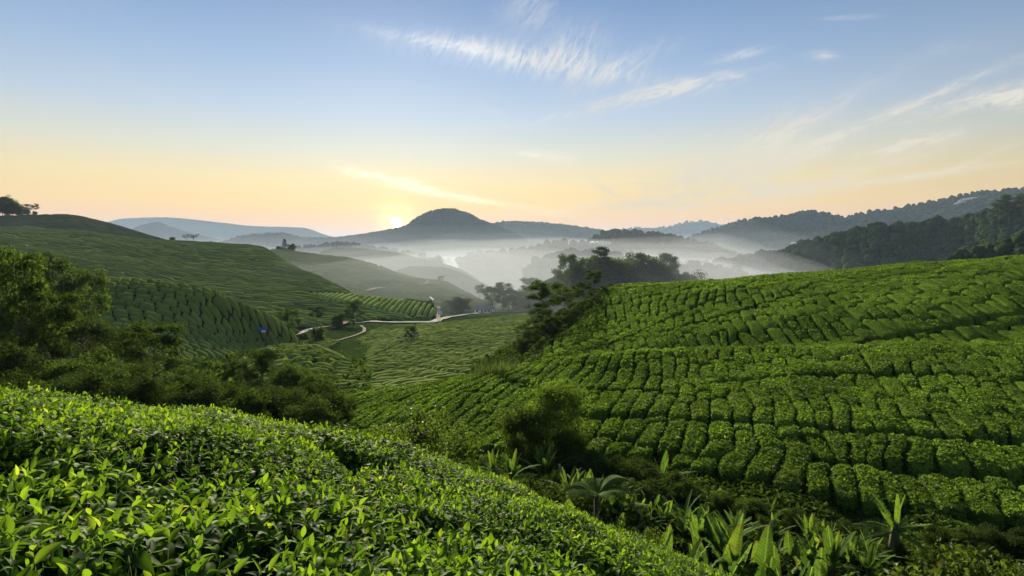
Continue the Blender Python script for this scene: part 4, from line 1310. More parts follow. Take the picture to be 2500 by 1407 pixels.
def fern_frond(seed):
    rng = np.random.default_rng(seed)
    vs, fs, n = [], [], 0
    N = 26
    def c(t):
        return np.array([0, t - .16 * t ** 2, .22 * math.sin(t * 2.2) - .42 * t ** 2.4])
    for i in range(N):
        t = .08 + .92 * i / N
        w = .24 * math.sin(math.pi * min(1, (t * .93 + .1))) ** .8 + .01
        p = c(t)
        for s in (-1, 1):
            e = p + np.array([s * w, w * .35, -.25 * w])
            q = np.array([0, .017, 0])
            m = (p + e) / 2 + np.array([0, 0, .03 * w])
            vs += [p - q, p + q, m + q * .9, m - q * .9, e]
            fs.append([n, n + 3, n + 2, n + 1]); fs.append([n + 3, n + 4, n + 4, n + 2]); n += 5
    V = np.array(vs)
    f = np.array(fs)
    tri = f[1::2][:, [0, 1, 3]]
    return mesh_data("frond", V, [f[0::2], tri], M["fern"], True)
FROND = [fern_frond(k) for k in range(2)]
def tree_fern(px, Y, pcrown, label, L=1.15, n=11):
    x = (px - CX) / F * Y
    zg = zat(x, Y, ("right", "fore")) or -8
    zc = P(px, pcrown, Y)[2]
    r = link("tree_fern", None, label=label, cat="fern", loc=(x, Y, zg))
    mb = MB()
    mb.tube([(0, 0, -.2), (.02, 0, (zc - zg) * .6), (0, 0, zc - zg)], [.08, .07, .06], 8)
    mb.build("trunk", M["bark"], r, True)
    for i in range(n):
        az = i * 2 * math.pi / n + random.uniform(-.15, .15)
        o = link("frond", FROND[i % 2], r)
        m = frame((math.cos(az), math.sin(az), random.uniform(.15, .45))).to_4x4()
        m.translation = (0, 0, zc - zg)
        s = L * random.uniform(.85, 1.1)
        o.matrix_local = m @ Matrix.Scale(s, 4)
tree_fern(1462, 13.9, 1212, "tree fern with a wheel of feathery fronds among the bananas")
tree_fern(1530, 14.6, 1262, "lower fern spreading its fronds right of the tree fern", .9, 9)

# shrubs between and behind the bananas
_g = "dark shrubs in the gully between the bananas and the tea"
for px, Y, top, pr, sp in [(1120, 19, 1135, "shrub2", .9), (1180, 20, 1120, "shrub2", .9), (1290, 18, 1140, "shrub2", .9), (1340, 17, 1155, "shrub1", .9), (1370, 19, 1120, "shrub2", 1.),
                           (1440, 18.5, 1100, "shrub2", .9), (1500, 18.5, 1113, "shrub2", .9), (1550, 18, 1113, "shrub2", .9), (1600, 17.5, 1135, "shrub2", 1.0), (1650, 17, 1155, "shrub2", 1.0), (1560, 16.5, 1165, "shrub2", 1.0), (1620, 16.2, 1185, "shrub1", 1.0),
                           (1700, 16.5, 1180, "shrub1", 1.0), (1760, 16.2, 1200, "shrub2", .9), (1810, 15.8, 1210, "shrub1", .9), (1870, 15.4, 1220, "shrub1", .9), (1940, 15, 1240, "shrub2", .9), (2000, 14.6, 1255, "shrub1", .9),
                           (2070, 14.4, 1270, "shrub2", .9), (2140, 14.2, 1275, "shrub2", .9), (2290, 14, 1285, "shrub2", .9), (2360, 13.6, 1290, "shrub2", .9), (2430, 13.4, 1285, "shrub2", 1.0), (2500, 13, 1295, "shrub2", 1.0), (2560, 13, 1295, "shrub2", 1.0),
                           (2180, 12.6, 1315, "shrub2", .9), (2260, 12.3, 1325, "shrub1", .9), (2340, 12, 1335, "shrub2", .9), (2420, 11.8, 1335, "shrub2", .9), (1500, 14.2, 1215, "shrub2", .8), (1740, 13.4, 1295, "shrub1", .8),
                           (1250, 15.5, 1165, "shrub2", .8), (1310, 15, 1180, "shrub1", .8), (1380, 14.5, 1195, "shrub2", .8), (1420, 13.2, 1240, "shrub1", .7), (1540, 12.2, 1305, "shrub3", .7), (1880, 13.6, 1267, "shrub1", .8)]:
    tree(pr, px, Y, top, "dark leafy shrub among the bananas below the tea slope", _g, "shrub", "shrub", sp, keys=("right", "fore"))
tree("shrub3", 2480, 10.4, 1345, "pale grey-green bush in the bottom right corner", name="shrub", cat="shrub", spread=.9, keys=("right", "fore"))
tree("shrub3", 1560, 10.8, 1298, "feathery pale shrub below the ragged bananas", name="shrub", cat="shrub", spread=.8, keys=("right", "fore"))

# low weeds covering the soil of the gully and the thicket floor
def weeds(key, n, size, inside, label, seed, lift=.35, mat="weed"):
    rng = np.random.default_rng(seed)
    D = LAND[key]
    G = D["V"].reshape(D["ns"], D["nt"], 3)
    cen = (G[:-1, :-1] + G[1:, 1:]) / 2
    du, dv = G[1:, :-1] - G[:-1, :-1], G[:-1, 1:] - G[:-1, :-1]
    ar = np.linalg.norm(np.cross(du, dv), axis=2)
    px, py, f = pix(cen[..., 0], cen[..., 1], cen[..., 2])
    w = np.where((f > 1) & inside(cen[..., 0], cen[..., 1], px, py), ar / np.maximum(f, 8) ** 1.2, 0).ravel()
    w /= w.sum()
    k = rng.choice(len(w), n, p=w)
    i, j = k // (D["nt"] - 1), k % (D["nt"] - 1)
    s, t = rng.random((2, n))
    pos = G[i, j] + du[i, j] * s[:, None] + dv[i, j] * t[:, None]
    hump = np.clip(fbm(pos[:, 0] / 1.5, pos[:, 1] / 1.5, seed, 3) + .55, .05, 1.3)
    dd = pos[:, 1]
    pos[:, 2] += lift * hump * rng.random(n) ** .6 * np.clip(dd / 14, .8, 2)
    V, Fc = leaf_cards(pos, np.tile([0, 0, 1.0], (n, 1)), size * np.clip(dd / 14, .7, 4), rng, .9, .5)
    obj("undergrowth", V, Fc, M[mat], smooth=False, kind="stuff", label=label, cat="undergrowth")
def _gully(x, y, px, py):
    low = np.interp(px, [780, 1000, 1250, 1450, 1600, 1750, 2000, 2300, 2600, 3000], [1150, 1125, 1120, 1135, 1150, 1185, 1245, 1290, 1310, 1320])
    return (py > low - 12) & (px < 2750) & (px > 900)
weeds("right", 42000, .16, _gully, "low weeds and creepers covering the gully floor", 601)
weeds("fore", 22000, .13, lambda x, y, px, py: (y > 9.2) & (px > -200) & (px < 2300), "weeds on the bank beyond the front tea bushes", 602)
weeds("valley", 28000, .19, lambda x, y, px, py: (px < 900) & (px > -250) & (y < 75) & (y > 12), "undergrowth on the floor of the left thicket", 603, .6)
weeds("valley", 20000, .08, lambda x, y, px, py: (px < 1500) & (px > -250) & (y > 75) & (y < 330), "rough grass and scrub between the valley tea fields", 604, .35)
weeds("right", 14000, .10, lambda x, y, px, py: (px < 1480) & (px > 1150) & (y > 43) & (y < 90), "scrub on the wooded edge of the right hill", 605, .6)

def grass_tuft(px, py, label, n=120, h=1.6, seed=0):
    p = hit(px, py)
    rng = np.random.default_rng(seed)
    az, L = rng.uniform(0, 6.28, n), h * rng.uniform(.5, 1.1, n)
    o = np.c_[rng.normal(0, .6, n), rng.normal(0, .4, n), np.full(n, -.1)]
    lean = rng.uniform(.1, .75, n)
    d = np.c_[np.cos(az) * lean, np.sin(az) * lean, np.ones(n)]
    sd = np.c_[-np.sin(az), np.cos(az), np.zeros(n)] * .022
    m, e = o + d * L[:, None] * .55, o + d * L[:, None] * np.array([1.25, 1.25, .85])
    V = np.stack([o - sd, o + sd, m + sd, m - sd, e], 1).reshape(-1, 3)
    k = (np.arange(n) * 5)[:, None]
    obj("grass_tuft", V, [k + np.array([[0, 1, 2, 3]]), k + np.array([[3, 2, 4]])], M["grass"], label=label, cat="grass", loc=p)
grass_tuft(1208, 925, "tall reedy grass tuft at the edge of the near tea ridge", 220, 1.7, 1)
grass_tuft(1238, 922, "second reedy grass tuft beside the wooded edge", 160, 1.5, 2)
grass_tuft(1185, 928, "small reedy grass tuft left of the taller one", 120, 1.2, 3)
# ------------------------------------------------------------------ tea bushes at the camera's feet
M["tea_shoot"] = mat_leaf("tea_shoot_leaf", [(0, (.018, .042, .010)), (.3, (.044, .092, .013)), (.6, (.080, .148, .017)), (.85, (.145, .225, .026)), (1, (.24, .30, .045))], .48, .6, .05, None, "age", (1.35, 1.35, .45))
M["tea_twig"] = mat_plain("tea_twig", (.07, .10, .025), .7, .3, 30.0, .2)
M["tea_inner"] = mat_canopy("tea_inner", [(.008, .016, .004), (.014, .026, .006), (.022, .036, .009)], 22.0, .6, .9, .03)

def leaf_template(n, across, width, curl, fold, wavy=0.0):
    t = np.linspace(0, 1, n)
    w = width * np.sin(np.pi * np.clip(t, .02, .985) ** .85) ** .8 * (1 - .25 * t)
    a = np.linspace(-1, 1, across)
    x = a[None] * w[:, None]
    y = np.broadcast_to((t - .10 * curl * t ** 2)[:, None], x.shape)
    z = (.10 * t - curl * .42 * t ** 2)[:, None] + fold * np.abs(a)[None] * w[:, None] + wavy * np.sin(t * 17)[:, None] * np.abs(a)[None] * .012
    return np.stack([x, y, z], 2).reshape(-1, 3), grid_faces(n, across)
T_FINE = [leaf_template(7, 5, .27, .8, .35, 1.), leaf_template(7, 5, .24, 1.35, .45, 1.), leaf_template(7, 5, .29, .45, .30, 1.), leaf_template(7, 5, .21, .2, .6, 0)]
T_MID = [leaf_template(5, 3, .27, .8, .35), leaf_template(5, 3, .24, 1.35, .45), leaf_template(5, 3, .29, .45, .3), leaf_template(5, 3, .21, .2, .6)]
T_COARSE = [leaf_template(4, 3, .27, .8, .35), leaf_template(4, 3, .24, 1.35, .45), leaf_template(4, 3, .29, .45, .3), leaf_template(4, 3, .21, .2, .6)]
T_FAR = [leaf_template(4, 2, .28, .8, 0), leaf_template(4, 2, .26, 1.35, 0), leaf_template(4, 2, .30, .45, 0), leaf_template(4, 2, .22, .2, 0)]

def in_front(x, y, z, px, py):
    lim = np.interp(x, [-9, -4.5, -2.2, 0, 1.5, 3.5, 6], [8.4, 9.4, 10.2, 9.7, 9.9, 10.2, 9.0])
    return (y > .25) & (y < lim) & (px > -420) & (px < 2000) & ~((np.abs(x) < .35) & (y < .35))
cells_f, lay_f = bush_rows("fore", 76, 1.42, (2.4, 4.2), in_front, (), .12, (.10, 1.4, .35, 9.0), 701)
Gf = bush_mesh("fore", cells_f, lay_f, 1.42, .80, 17, 21, .06, -.06, 702, .075, .5, .5, 0, 18)
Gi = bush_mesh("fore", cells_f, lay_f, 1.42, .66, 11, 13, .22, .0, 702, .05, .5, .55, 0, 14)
_rng = np.random.default_rng(77)
_dist = np.array([np.linalg.norm(g.reshape(-1, 3), axis=1).min() for g in Gf])
_ordf = np.argsort(_dist)
LEAFMESH = {}
def leaf_mesh(v, ab):
    if (v, ab) not in LEAFMESH:
        V, f = T_FINE[v]
        LEAFMESH[(v, ab)] = mesh_data("leaf", V, f, M["tea_shoot"], True, {"age": np.full(len(V), (ab + .5) / 6)})
    return LEAFMESH[(v, ab)]

def front_bush(G, Gin, d, label, keep):
    rng = _rng
    nu, nv, _ = G.shape
    org = np.array([G[..., 0].mean(), G[..., 1].mean(), G[..., 2].min()])
    root = link("tea_bush", None, label=label, cat="tea bush", group="tea bushes at the camera's feet", loc=org)
    obj("inner_mound", Gin.reshape(-1, 3) - org, outward(grid_faces(*Gin.shape[:2]), Gin), M["tea_inner"], root)  # solid dark green mound added inside, blocks seeing through the bush; no real branches
    du, dv = G[1:, :-1] - G[:-1, :-1], G[:-1, 1:] - G[:-1, :-1]
    nr = np.cross(du, dv)
    ar = np.linalg.norm(nr, axis=2)
    if nr[nu // 2, nv // 2, 2] < 0: nr = -nr
    side = np.clip(nr[..., 2] / (ar + 1e-9), .25, 1)
    wgt = ar * (.45 + .55 * side)
    dens = float(np.interp(d, [.8, 2, 4, 7, 10], [300, 360, 350, 300, 260]))
    n = int(wgt.sum() * dens)
    k = rng.choice(ar.size, n, p=(wgt / wgt.sum()).ravel())
    i, j = k // (nv - 1), k % (nv - 1)
    s, t = rng.random((2, n, 1))
    pos = G[i, j] + du[i, j] * s + dv[i, j] * t
    nn = nr[i, j] / (ar[i, j][:, None] + 1e-9)
    # only what the camera, or one a step aside, can see
    qx, qy, qf = pix(pos[:, 0], pos[:, 1], pos[:, 2])
    qf = np.maximum(qf, .05)
    see = (qx > -260) & (qx < 2760) & (qy < 1660) & (pos[:, 1] > .2)
    away = (nn * pos).sum(1) / (np.linalg.norm(pos, axis=1) + 1e-9)
    see &= (away < .25) | (rng.random(n) < .3)
    pos, nn = pos[see], nn[see]
    n = len(pos)
    if n == 0:
        return
    ax = nn * .55 + np.array([0, 0, .9]) + rng.normal(0, .22, (n, 3))
    ax /= np.linalg.norm(ax, axis=1)[:, None]
    topness = np.clip(nn[:, 2], 0, 1)
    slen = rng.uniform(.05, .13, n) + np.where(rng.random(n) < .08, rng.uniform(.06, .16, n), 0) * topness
    base = pos - ax * slen[:, None] * .75
    m = 7 if d < 1.7 else 6 if d < 4.2 else 5
    h = np.linspace(.0, 1.0, m)
    az0 = rng.uniform(0, 6.28, n)
    ref = np.cross(ax, rng.normal(size=(n, 3))); ref /= np.linalg.norm(ref, axis=1)[:, None]
    ref2 = np.cross(ax, ref)
    az = az0[:, None] + np.arange(m)[None] * 2.4 + rng.normal(0, .3, (n, m))
    el = np.radians(np.linspace(-28, 50, m))[None] + rng.normal(0, .32, (n, m))
    rad = np.cos(az)[..., None] * ref[:, None] + np.sin(az)[..., None] * ref2[:, None]
    dr = np.cos(el)[..., None] * rad + np.sin(el)[..., None] * ax[:, None]
    L = np.linspace(.084, .036, m)[None] * rng.uniform(.6, 1.35, (n, m))
    L[:, -2] *= .9
    L *= float(np.interp(d, [1.0, 1.6, 3.0], [1.65, 1.3, 1.0]))
    org_l = base[:, None] + ax[:, None] * (slen[:, None] * h[None])[..., None]
    sd = np.cross(dr, np.broadcast_to(ax[:, None], dr.shape))
    sd /= np.linalg.norm(sd, axis=2)[..., None] + 1e-9
    rl = rng.normal(0, .35, (n, m))[..., None]
    up = np.cross(sd, dr)
    sd2 = sd * np.cos(rl) + up * np.sin(rl)
    up2 = np.cross(sd2, dr)
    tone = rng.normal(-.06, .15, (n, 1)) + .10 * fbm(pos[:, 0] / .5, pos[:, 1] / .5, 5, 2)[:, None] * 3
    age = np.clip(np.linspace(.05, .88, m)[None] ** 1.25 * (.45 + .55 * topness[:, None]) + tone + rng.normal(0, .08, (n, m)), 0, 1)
    var = rng.integers(0, 3, (n, m))
    var[:, -2:] = np.where(rng.random((n, 2)) < .6, 3, var[:, -2:])
    o_, d_, s_, u_, L_, a_, v_ = (q.reshape(n * m, *q.shape[2:]) for q in (org_l, dr, sd2, up2, L, age, var))
    # the leaves that show largest are parts of their own
    single = np.zeros(n * m, bool)
    if keep:
        c = o_ + d_ * L_[:, None] * .5
        px, py, f = pix(c[:, 0], c[:, 1], c[:, 2])
        inner = np.repeat(np.arange(m)[None], n, 0).ravel() < 2
        sc = np.where((f > .3) & (px > -10) & (px < 2510) & (py < 1425) & ~inner, L_ / f, 0)
        pick = np.argsort(-sc)[:keep]
        pick = pick[sc[pick] * F > 20]
        single[pick] = True
        for q in pick:
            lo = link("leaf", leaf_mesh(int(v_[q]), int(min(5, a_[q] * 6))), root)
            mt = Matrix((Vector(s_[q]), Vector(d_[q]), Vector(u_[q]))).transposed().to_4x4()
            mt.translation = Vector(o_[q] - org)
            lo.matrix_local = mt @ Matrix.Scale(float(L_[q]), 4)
    tpl = T_MID if d < 2.0 else T_COARSE if d < 3.6 else T_FAR
    Vs, Fs, As, off = [], [], [], 0
    for v in range(4):
        q = (v_ == v) & ~single
        if not q.any(): continue
        tv, tf = tpl[v]
        W = o_[q][:, None] + L_[q][:, None, None] * (tv[None, :, 0:1] * s_[q][:, None] + tv[None, :, 1:2] * d_[q][:, None] + tv[None, :, 2:3] * u_[q][:, None])
        Vs.append(W.reshape(-1, 3)); Fs.append(rep_faces(tf, q.sum(), len(tv)) + off); off += W.shape[0] * len(tv)
        As.append(np.repeat(a_[q], len(tv)))
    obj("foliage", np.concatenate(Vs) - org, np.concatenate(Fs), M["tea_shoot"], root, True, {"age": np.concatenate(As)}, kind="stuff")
    if d < 5:       # green stems: three-sided slivers
        b0, b1 = base - ax * .05, base + ax * slen[:, None]
        r = .0022
        V = np.stack([b0 + ref * r, b0 - ref * r * .5 + ref2 * r * .87, b0 - ref * r * .5 - ref2 * r * .87, b1], 1).reshape(-1, 3)
        kk = (np.arange(n) * 4)[:, None]
        f3 = np.concatenate([kk + np.array([[0, 1, 3]]), kk + np.array([[1, 2, 3]]), kk + np.array([[2, 0, 3]])])
        obj("twigs", V - org, f3, M["tea_twig"], root, True, kind="stuff")

_row = {}
for rank, i in enumerate(_ordf):
    g = Gf[i]
    cpt = g[8, 10]
    px, py, f = pix(*cpt)
    corner = [pix(*g[a, b]) for a in (1, 8, 15) for b in (1, 10, 19)]
    inview = any(-30 < c[0] < 2530 and -50 < c[1] < 1500 and c[2] > .1 for c in corner)
    if not inview and _dist[i] > 2.5:
        continue
    where = "bottom edge" if py > 1300 else ("front slope's crest" if f > 7 else "front slope's middle")
    side = "left" if px < 450 else ("centre" if px < 1050 else "right")
    _row[(where, side)] = _row.get((where, side), 0) + 1
    nth = ("", "second ", "third ", "fourth ", "fifth ", "sixth ", "seventh ", "eighth ")[min(7, _row[(where, side)] - 1)]
    front_bush(g, Gi[i], float(_dist[i]), "bright leafy tea bush, %snearest at the %s, %s" % (nth, where, side), 260 if rank < 6 else 0)
# ------------------------------------------------------------------ road, tracks, buildings and small things
M["white_wall"] = mat_plain("white_wall", (.70, .69, .66), .8, .15, .8)
M["grey_roof"] = mat_plain("grey_roof", (.16, .16, .165), .9, .25, .6, .05)
M["pale_roof"] = mat_plain("pale_roof", (.45, .46, .48), .9, .15, .4, .05)
M["dark_glass"] = mat_plain("dark_glass", (.02, .025, .03), .2, .2, 1.0, .5)
M["timber"] = mat_plain("timber", (.10, .075, .05), .9, .3, 3.0)
M["blue_tarp"] = mat_plain("blue_tarp", (.03, .10, .34), .5, .25, 1.5)
M["white_paint"] = mat_plain("white_paint", (.75, .75, .75), .6, .08, 1.0)
M["rock"] = mat_plain("rock", (.24, .22, .19), .9, .35, 2.0, .2, .5, 5.0)
M["steel"] = mat_plain("steel", (.30, .31, .33), .5, .2, 2.0)
M["film"] = mat_plain("greenhouse_film", (.42, .45, .48), .8, .1, .3)

def ribbon(name, pxs, width, mat, keys, lift, kind="structure", step=2.0, **kw):
    pts = [hit(px, py, keys) for px, py in pxs]
    pts = np.array([p[:] for p in pts if p is not None])
    s = np.r_[0, np.cumsum(np.linalg.norm(np.diff(pts[:, :2], axis=0), axis=1))]
    q = np.linspace(0, s[-1], max(8, int(s[-1] / step)))
    c = pchip(s, pts, q)
    t = np.gradient(c[:, :2], axis=0)
    t /= np.linalg.norm(t, axis=1)[:, None] + 1e-9
    nrm = np.c_[-t[:, 1], t[:, 0]]
    V = []
    zc = np.array([zat(x, y, keys) or z for x, y, z in c])
    zc = np.convolve(np.pad(zc, 3, mode="edge"), np.ones(7) / 7, mode="valid")
    for k in np.linspace(-.5, .5, 5):
        e = c[:, :2] + nrm * width * k
        z = np.array([max((zat(x, y, keys) or -99), zz - .25) for (x, y), zz in zip(e, zc)])
        V.append(np.c_[e, z + lift - .10 * abs(k)])
    V = np.array(V).transpose(1, 0, 2)
    f = grid_faces(V.shape[0], 5)
    n = np.cross(V[1, 0] - V[0, 0], V[0, 1] - V[0, 0])
    if n[2] < 0: f = f[:, ::-1]
    return obj(name, V.reshape(-1, 3), f, mat, kind=kind, **kw)
VL = ("valley",)
ribbon("road", [(330, 893), (400, 880), (480, 864), (560, 853), (640, 838), (700, 827), (745, 813), (775, 803), (830, 795), (905, 787), (980, 789), (1060, 788), (1085, 779), (1130, 771), (1200, 764), (1290, 760)], 2.9, M["asphalt"], VL, .45)
ribbon("path", [(1050, 742), (1061, 752), (1067, 765), (1070, 778), (1072, 788)], 1.6, M["dirt"], ("valley", "long", "spur"), .5, step=1.5)
for off in (0, 3.2):
    ribbon("track", [(880 + off, 797), (888 + off, 805), (882 + off, 814), (862, 822 + off * .3), (835, 830 + off * .3), (810, 837 + off * .3)], .5, M["dirt"], VL, .3, step=1.2)
ribbon("path", [(1020, 700), (1040, 697), (1045, 690), (1070, 686)], 1.2, M["dirt"], ("spur",), 1.3, step=2.0)
# bare earth where the slope has slipped
ribbon("bare_earth", [(898, 713), (915, 708), (935, 705)], 3.0, M["red_earth"], ("spur",), .9, step=2)
ribbon("bare_earth", [(790, 806), (825, 800), (845, 792)], 2.5, M["red_earth"], ("valley", "long"), .9, step=2)
ribbon("bare_earth", [(1066, 742), (1085, 746), (1100, 750)], 6.0, M["red_earth"], ("valley", "long", "spur"), .7, step=2)

def ground_at(px, Y, keys=None):
    x = (px - CX) / F * Y
    return x, Y, zat(x, Y, keys)

def gable(mb, c, L, W, h, over=.3, rz=0.0, th=.12):
    """two roof slabs meeting at a ridge along x"""
    for s in (-1, 1):
        v = []
        for x in (-L / 2 - over, L / 2 + over):
            for (y, z) in ((0, h), (s * (W / 2 + over), -over * h / (W / 2))):
                v += [(x, y, z), (x, y, z - th)]
        v = np.array(v)
        R = np.array([[math.cos(rz), -math.sin(rz), 0], [math.sin(rz), math.cos(rz), 0], [0, 0, 1]])
        q = [[0, 2, 6, 4], [1, 5, 7, 3], [0, 1, 3, 2], [4, 6, 7, 5], [0, 4, 5, 1], [2, 3, 7, 6]]
        if s > 0: q = [k[::-1] for k in q]
        mb.add(v @ R.T + np.array(c), q)

def house(px, Y, L, W, H, roof, label, rz=.15, roofmat="grey_roof", windows=3, keys=None, name="farmhouse", lift=0.0):
    x, y, z = ground_at(px, Y, keys)
    r = link(name, None, label=label, cat="house", loc=(x, y, z + lift))
    r.rotation_euler = (0, 0, rz)
    mb = MB(); mb.box((0, 0, H / 2 - .6), (L, W, H + 1.2))
    for s in (-1, 1):
        mb.add([(s * L / 2, -W / 2, H), (s * L / 2, W / 2, H), (s * L / 2, 0, H + roof * .95)], None, [[0, 1, 2] if s > 0 else [1, 0, 2]])
    mb.build("wall", M["white_wall"], r)
    rb = MB(); gable(rb, (0, 0, H), L, W, roof); rb.build("roof", M[roofmat], r)
    db = MB(); db.box((-L * .05, -W / 2 - .02, 1.0), (.95, .08, 2.0)); d = db.build("door", M["timber"], r)
    for i in range(windows):
        wx = -L * .38 + i * L * .76 / max(1, windows - 1)
        if abs(wx + L * .05) < .8: wx += 1.1
        wb = MB(); wb.box((wx, -W / 2 - .03, 1.45), (1.1, .08, 1.0)); w_ = wb.build("window", M["dark_glass"], r)
        sb = MB(); sb.box((wx, -W / 2 - .06, .9), (1.3, .16, .08)); sb.build("sill", M["white_paint"], w_)
    return r
house(1178, 262, 7.0, 5.0, 2.1, 1.6, "white farmhouse with a grey roof beside the road", .1)
house(1198, 268, 3.4, 3.5, 1.9, 1.0, "small white outbuilding at the farmhouse's right end", .1, windows=1, name="outbuilding")
house(1612, 330, 3.2, 3.0, 2.0, 1.0, "pale-roofed house right of the tall knoll trees", -.2, "pale_roof", 2, name="house")

def hut(px, Y, label):
    x, y, z = ground_at(px, Y)
    r = link("hut", None, label=label, cat="hut", loc=(x, y, z))
    for sx in (-1, 1):
        for sy in (-1, 1):
            b = MB(); b.box((sx * 1.0, sy * .8, .9), (.14, .14, 2.4)); b.build("post", M["white_paint"], r)
    rb = MB(); gable(rb, (0, 0, 2.1), 2.0, 2.3, .95, .3, 1.57); rb.build("roof", M["white_paint"], r)
    b = MB(); b.box((0, .8, .8), (1.9, .08, 1.5)); b.build("back_wall", M["timber"], r)
hut(1049, 233, "little white-roofed shelter at the top of the pale path")

x, y, z = ground_at(1073, 226)
r = link("sign_board", None, label="blank white board on posts beside the pale path", cat="sign", loc=(x, y, z))
b = MB(); b.box((0, 0, 1.5), (1.7, .08, 1.1)); b.build("board", M["white_paint"], r)
for s in (-1, 1):
    b = MB(); b.box((s * .7, .07, .6), (.1, .1, 1.9)); b.build("post", M["timber"], r)

x, y, z = hit(643, 832, ("knoll", "valley"))
r = link("tarpaulin_shelter", None, label="bright blue tarpaulin shelter at the foot of the tea knoll", cat="shelter", loc=(x, y, z + .6))
rb = MB(); gable(rb, (0, 0, 1.5), 1.4, 1.2, .35, .1, .1, .04); rb.build("roof", M["blue_tarp"], r)
for sx in (-1, 1):
    for sy in (-1, 1):
        b = MB(); b.box((sx * .8, sy * .65, 0), (.07, .07, 3.2)); b.build("post", M["timber"], r)
b = MB(); b.box((.35, -.66, 1.2), (.8, .03, .4)); b.build("flap", M["white_paint"], r)

x, y, z = ground_at(1088, 213, VL)
r = link("marker_post", None, label="small dark marker post on the road edge by the junction", cat="post", loc=(x, y, z))
b = MB(); b.tube([(0, 0, -.2), (0, 0, 1.0)], [.09, .08], 8); b.build("post", M["timber"], r)
b = MB(); b.box((0, 0, 1.05), (.22, .22, .1)); b.build("cap", M["steel"], r)

# boulders under the lone tree in the tea
def boulder(px, py, s, label, seed):
    p = hit(px, py, VL)
    bm = bmesh.new()
    bmesh.ops.create_icosphere(bm, subdivisions=3, radius=1.0)
    v = np.array([k.co[:] for k in bm.verts]); f = np.array([[k.index for k in t.verts] for t in bm.faces]); bm.free()
    n = 1 + .45 * fbm(v[:, 0] * 1.3 + seed, v[:, 1] * 1.3 + v[:, 2], seed, 3)
    v = v * n[:, None] * np.array([1.2, .9, .7]) * s
    obj("boulder", v, f, M["rock"], smooth=False, label=label, cat="boulder", group="boulders under the lone tree", loc=(p.x, p.y, p.z + .75 + s * .2))
for k, (px, py, s, lb) in enumerate([(1003, 829, .55, "pale boulder right under the lone tree"), (1012, 830, .5, "boulder to the right of the lone tree's foot"), (1019, 828, .38, "rightmost small boulder by the lone tree"),
                                     (988, 831, .42, "boulder left of the lone tree's foot"), (974, 834, .36, "leftmost small boulder by the lone tree")]):
    boulder(px, py, s, lb, k)

def greenhouse(px, Y, L, W, label, keys, n=6, rz=0.0, lift=1.5):
    x, y, z = ground_at(px, Y, keys)
    r = link("greenhouse", None, label=label, cat="greenhouse", loc=(x, y, z + lift))
    r.rotation_euler = (0, 0, rz)
    for i in range(n):
        b = MB()
        th = np.linspace(0, math.pi, 7)
        xs = -L / 2 + (i + .5) * L / n
        hw = L / n * .46
        v = [(xs + hw * math.cos(t), yy, 2.4 + 1.6 * math.sin(t)) for yy in (-W / 2, W / 2) for t in th]
        q = [[k, k + 7, k + 8, k + 1] for k in range(6)]
        b.add(v, q)
        for yy in (0, 7):
            b.t.append(np.array([[b.n - 14 + yy, b.n - 14 + yy + k, b.n - 14 + yy + k + 1] for k in range(1, 6)]))
        b.build("roof", M["film"], r)
        for yy in (-W / 2, W / 2):
            p = MB(); p.box((xs, yy, .4), (L / n * .9, .2, 4.2)); p.build("wall", M["film"], r)
greenhouse(1425, 905, 52, 22, "white plastic greenhouse on the hill below the round wood", ("round_wood", "floor"), 9, .1, 5)
greenhouse(1465, 930, 30, 20, "smaller white greenhouse beside the larger one in the mist", ("round_wood", "floor"), 5, .2, 6)
for px, py, L, lb in [(2368, 493, 52, "long white greenhouse high on the right mountain"), (2345, 502, 26, "small white greenhouse below the long one on the mountain"), (1985, 597, 40, "pale greenhouse in the valley mist under the right mountain"), (1950, 600, 40, "second pale greenhouse in the mist under the right mountain")]:
    p = hit(px, py, ("right_range",))
    r = link("greenhouse", None, label=lb, cat="greenhouse", loc=(p.x, p.y, p.z + 4.5))
    r.rotation_euler = (0, math.radians(-9 if py < 560 else 0), .1)
    b = MB(); b.box((0, 0, 2.0), (L, 14, 3.4)); b.build("wall", M["film"], r)
    b = MB(); gable(b, (0, 0, 3.7), L, 14, 2.2); b.build("roof", M["film"], r)

x, y, z = ground_at(1292, 715, ("low_wood",))
r = link("radio_mast", None, label="thin lattice mast on the misty wooded rise", cat="mast", loc=(x, y, z))
ht = P(1292, 574, 715)[2] - z
for k in range(3):
    a = k * 2.094
    b = MB(); b.tube([(1.0 * math.cos(a), 1.0 * math.sin(a), -1), (.25 * math.cos(a), .25 * math.sin(a), ht)], [.16, .1], 5); b.build("leg", M["steel"], r)
b = MB()
for k in range(10):
    q = k / 10
    w0, w1 = 1.0 - .75 * q, 1.0 - .75 * (q + .1)
    for j in range(3):
        a, c = j * 2.094, (j + 1) * 2.094
        b.tube([(w0 * math.cos(a), w0 * math.sin(a), ht * q), (w1 * math.cos(c), w1 * math.sin(c), ht * (q + .1))], .07, 4)
b.build("bracing", M["steel"], r)

_t = sum(len(o.data.polygons) * 2 for o in {o.data.name: o for o in bpy.data.objects if o.type == "MESH"}.values())
print("TRIS about", _t, "objects", len(bpy.data.objects))
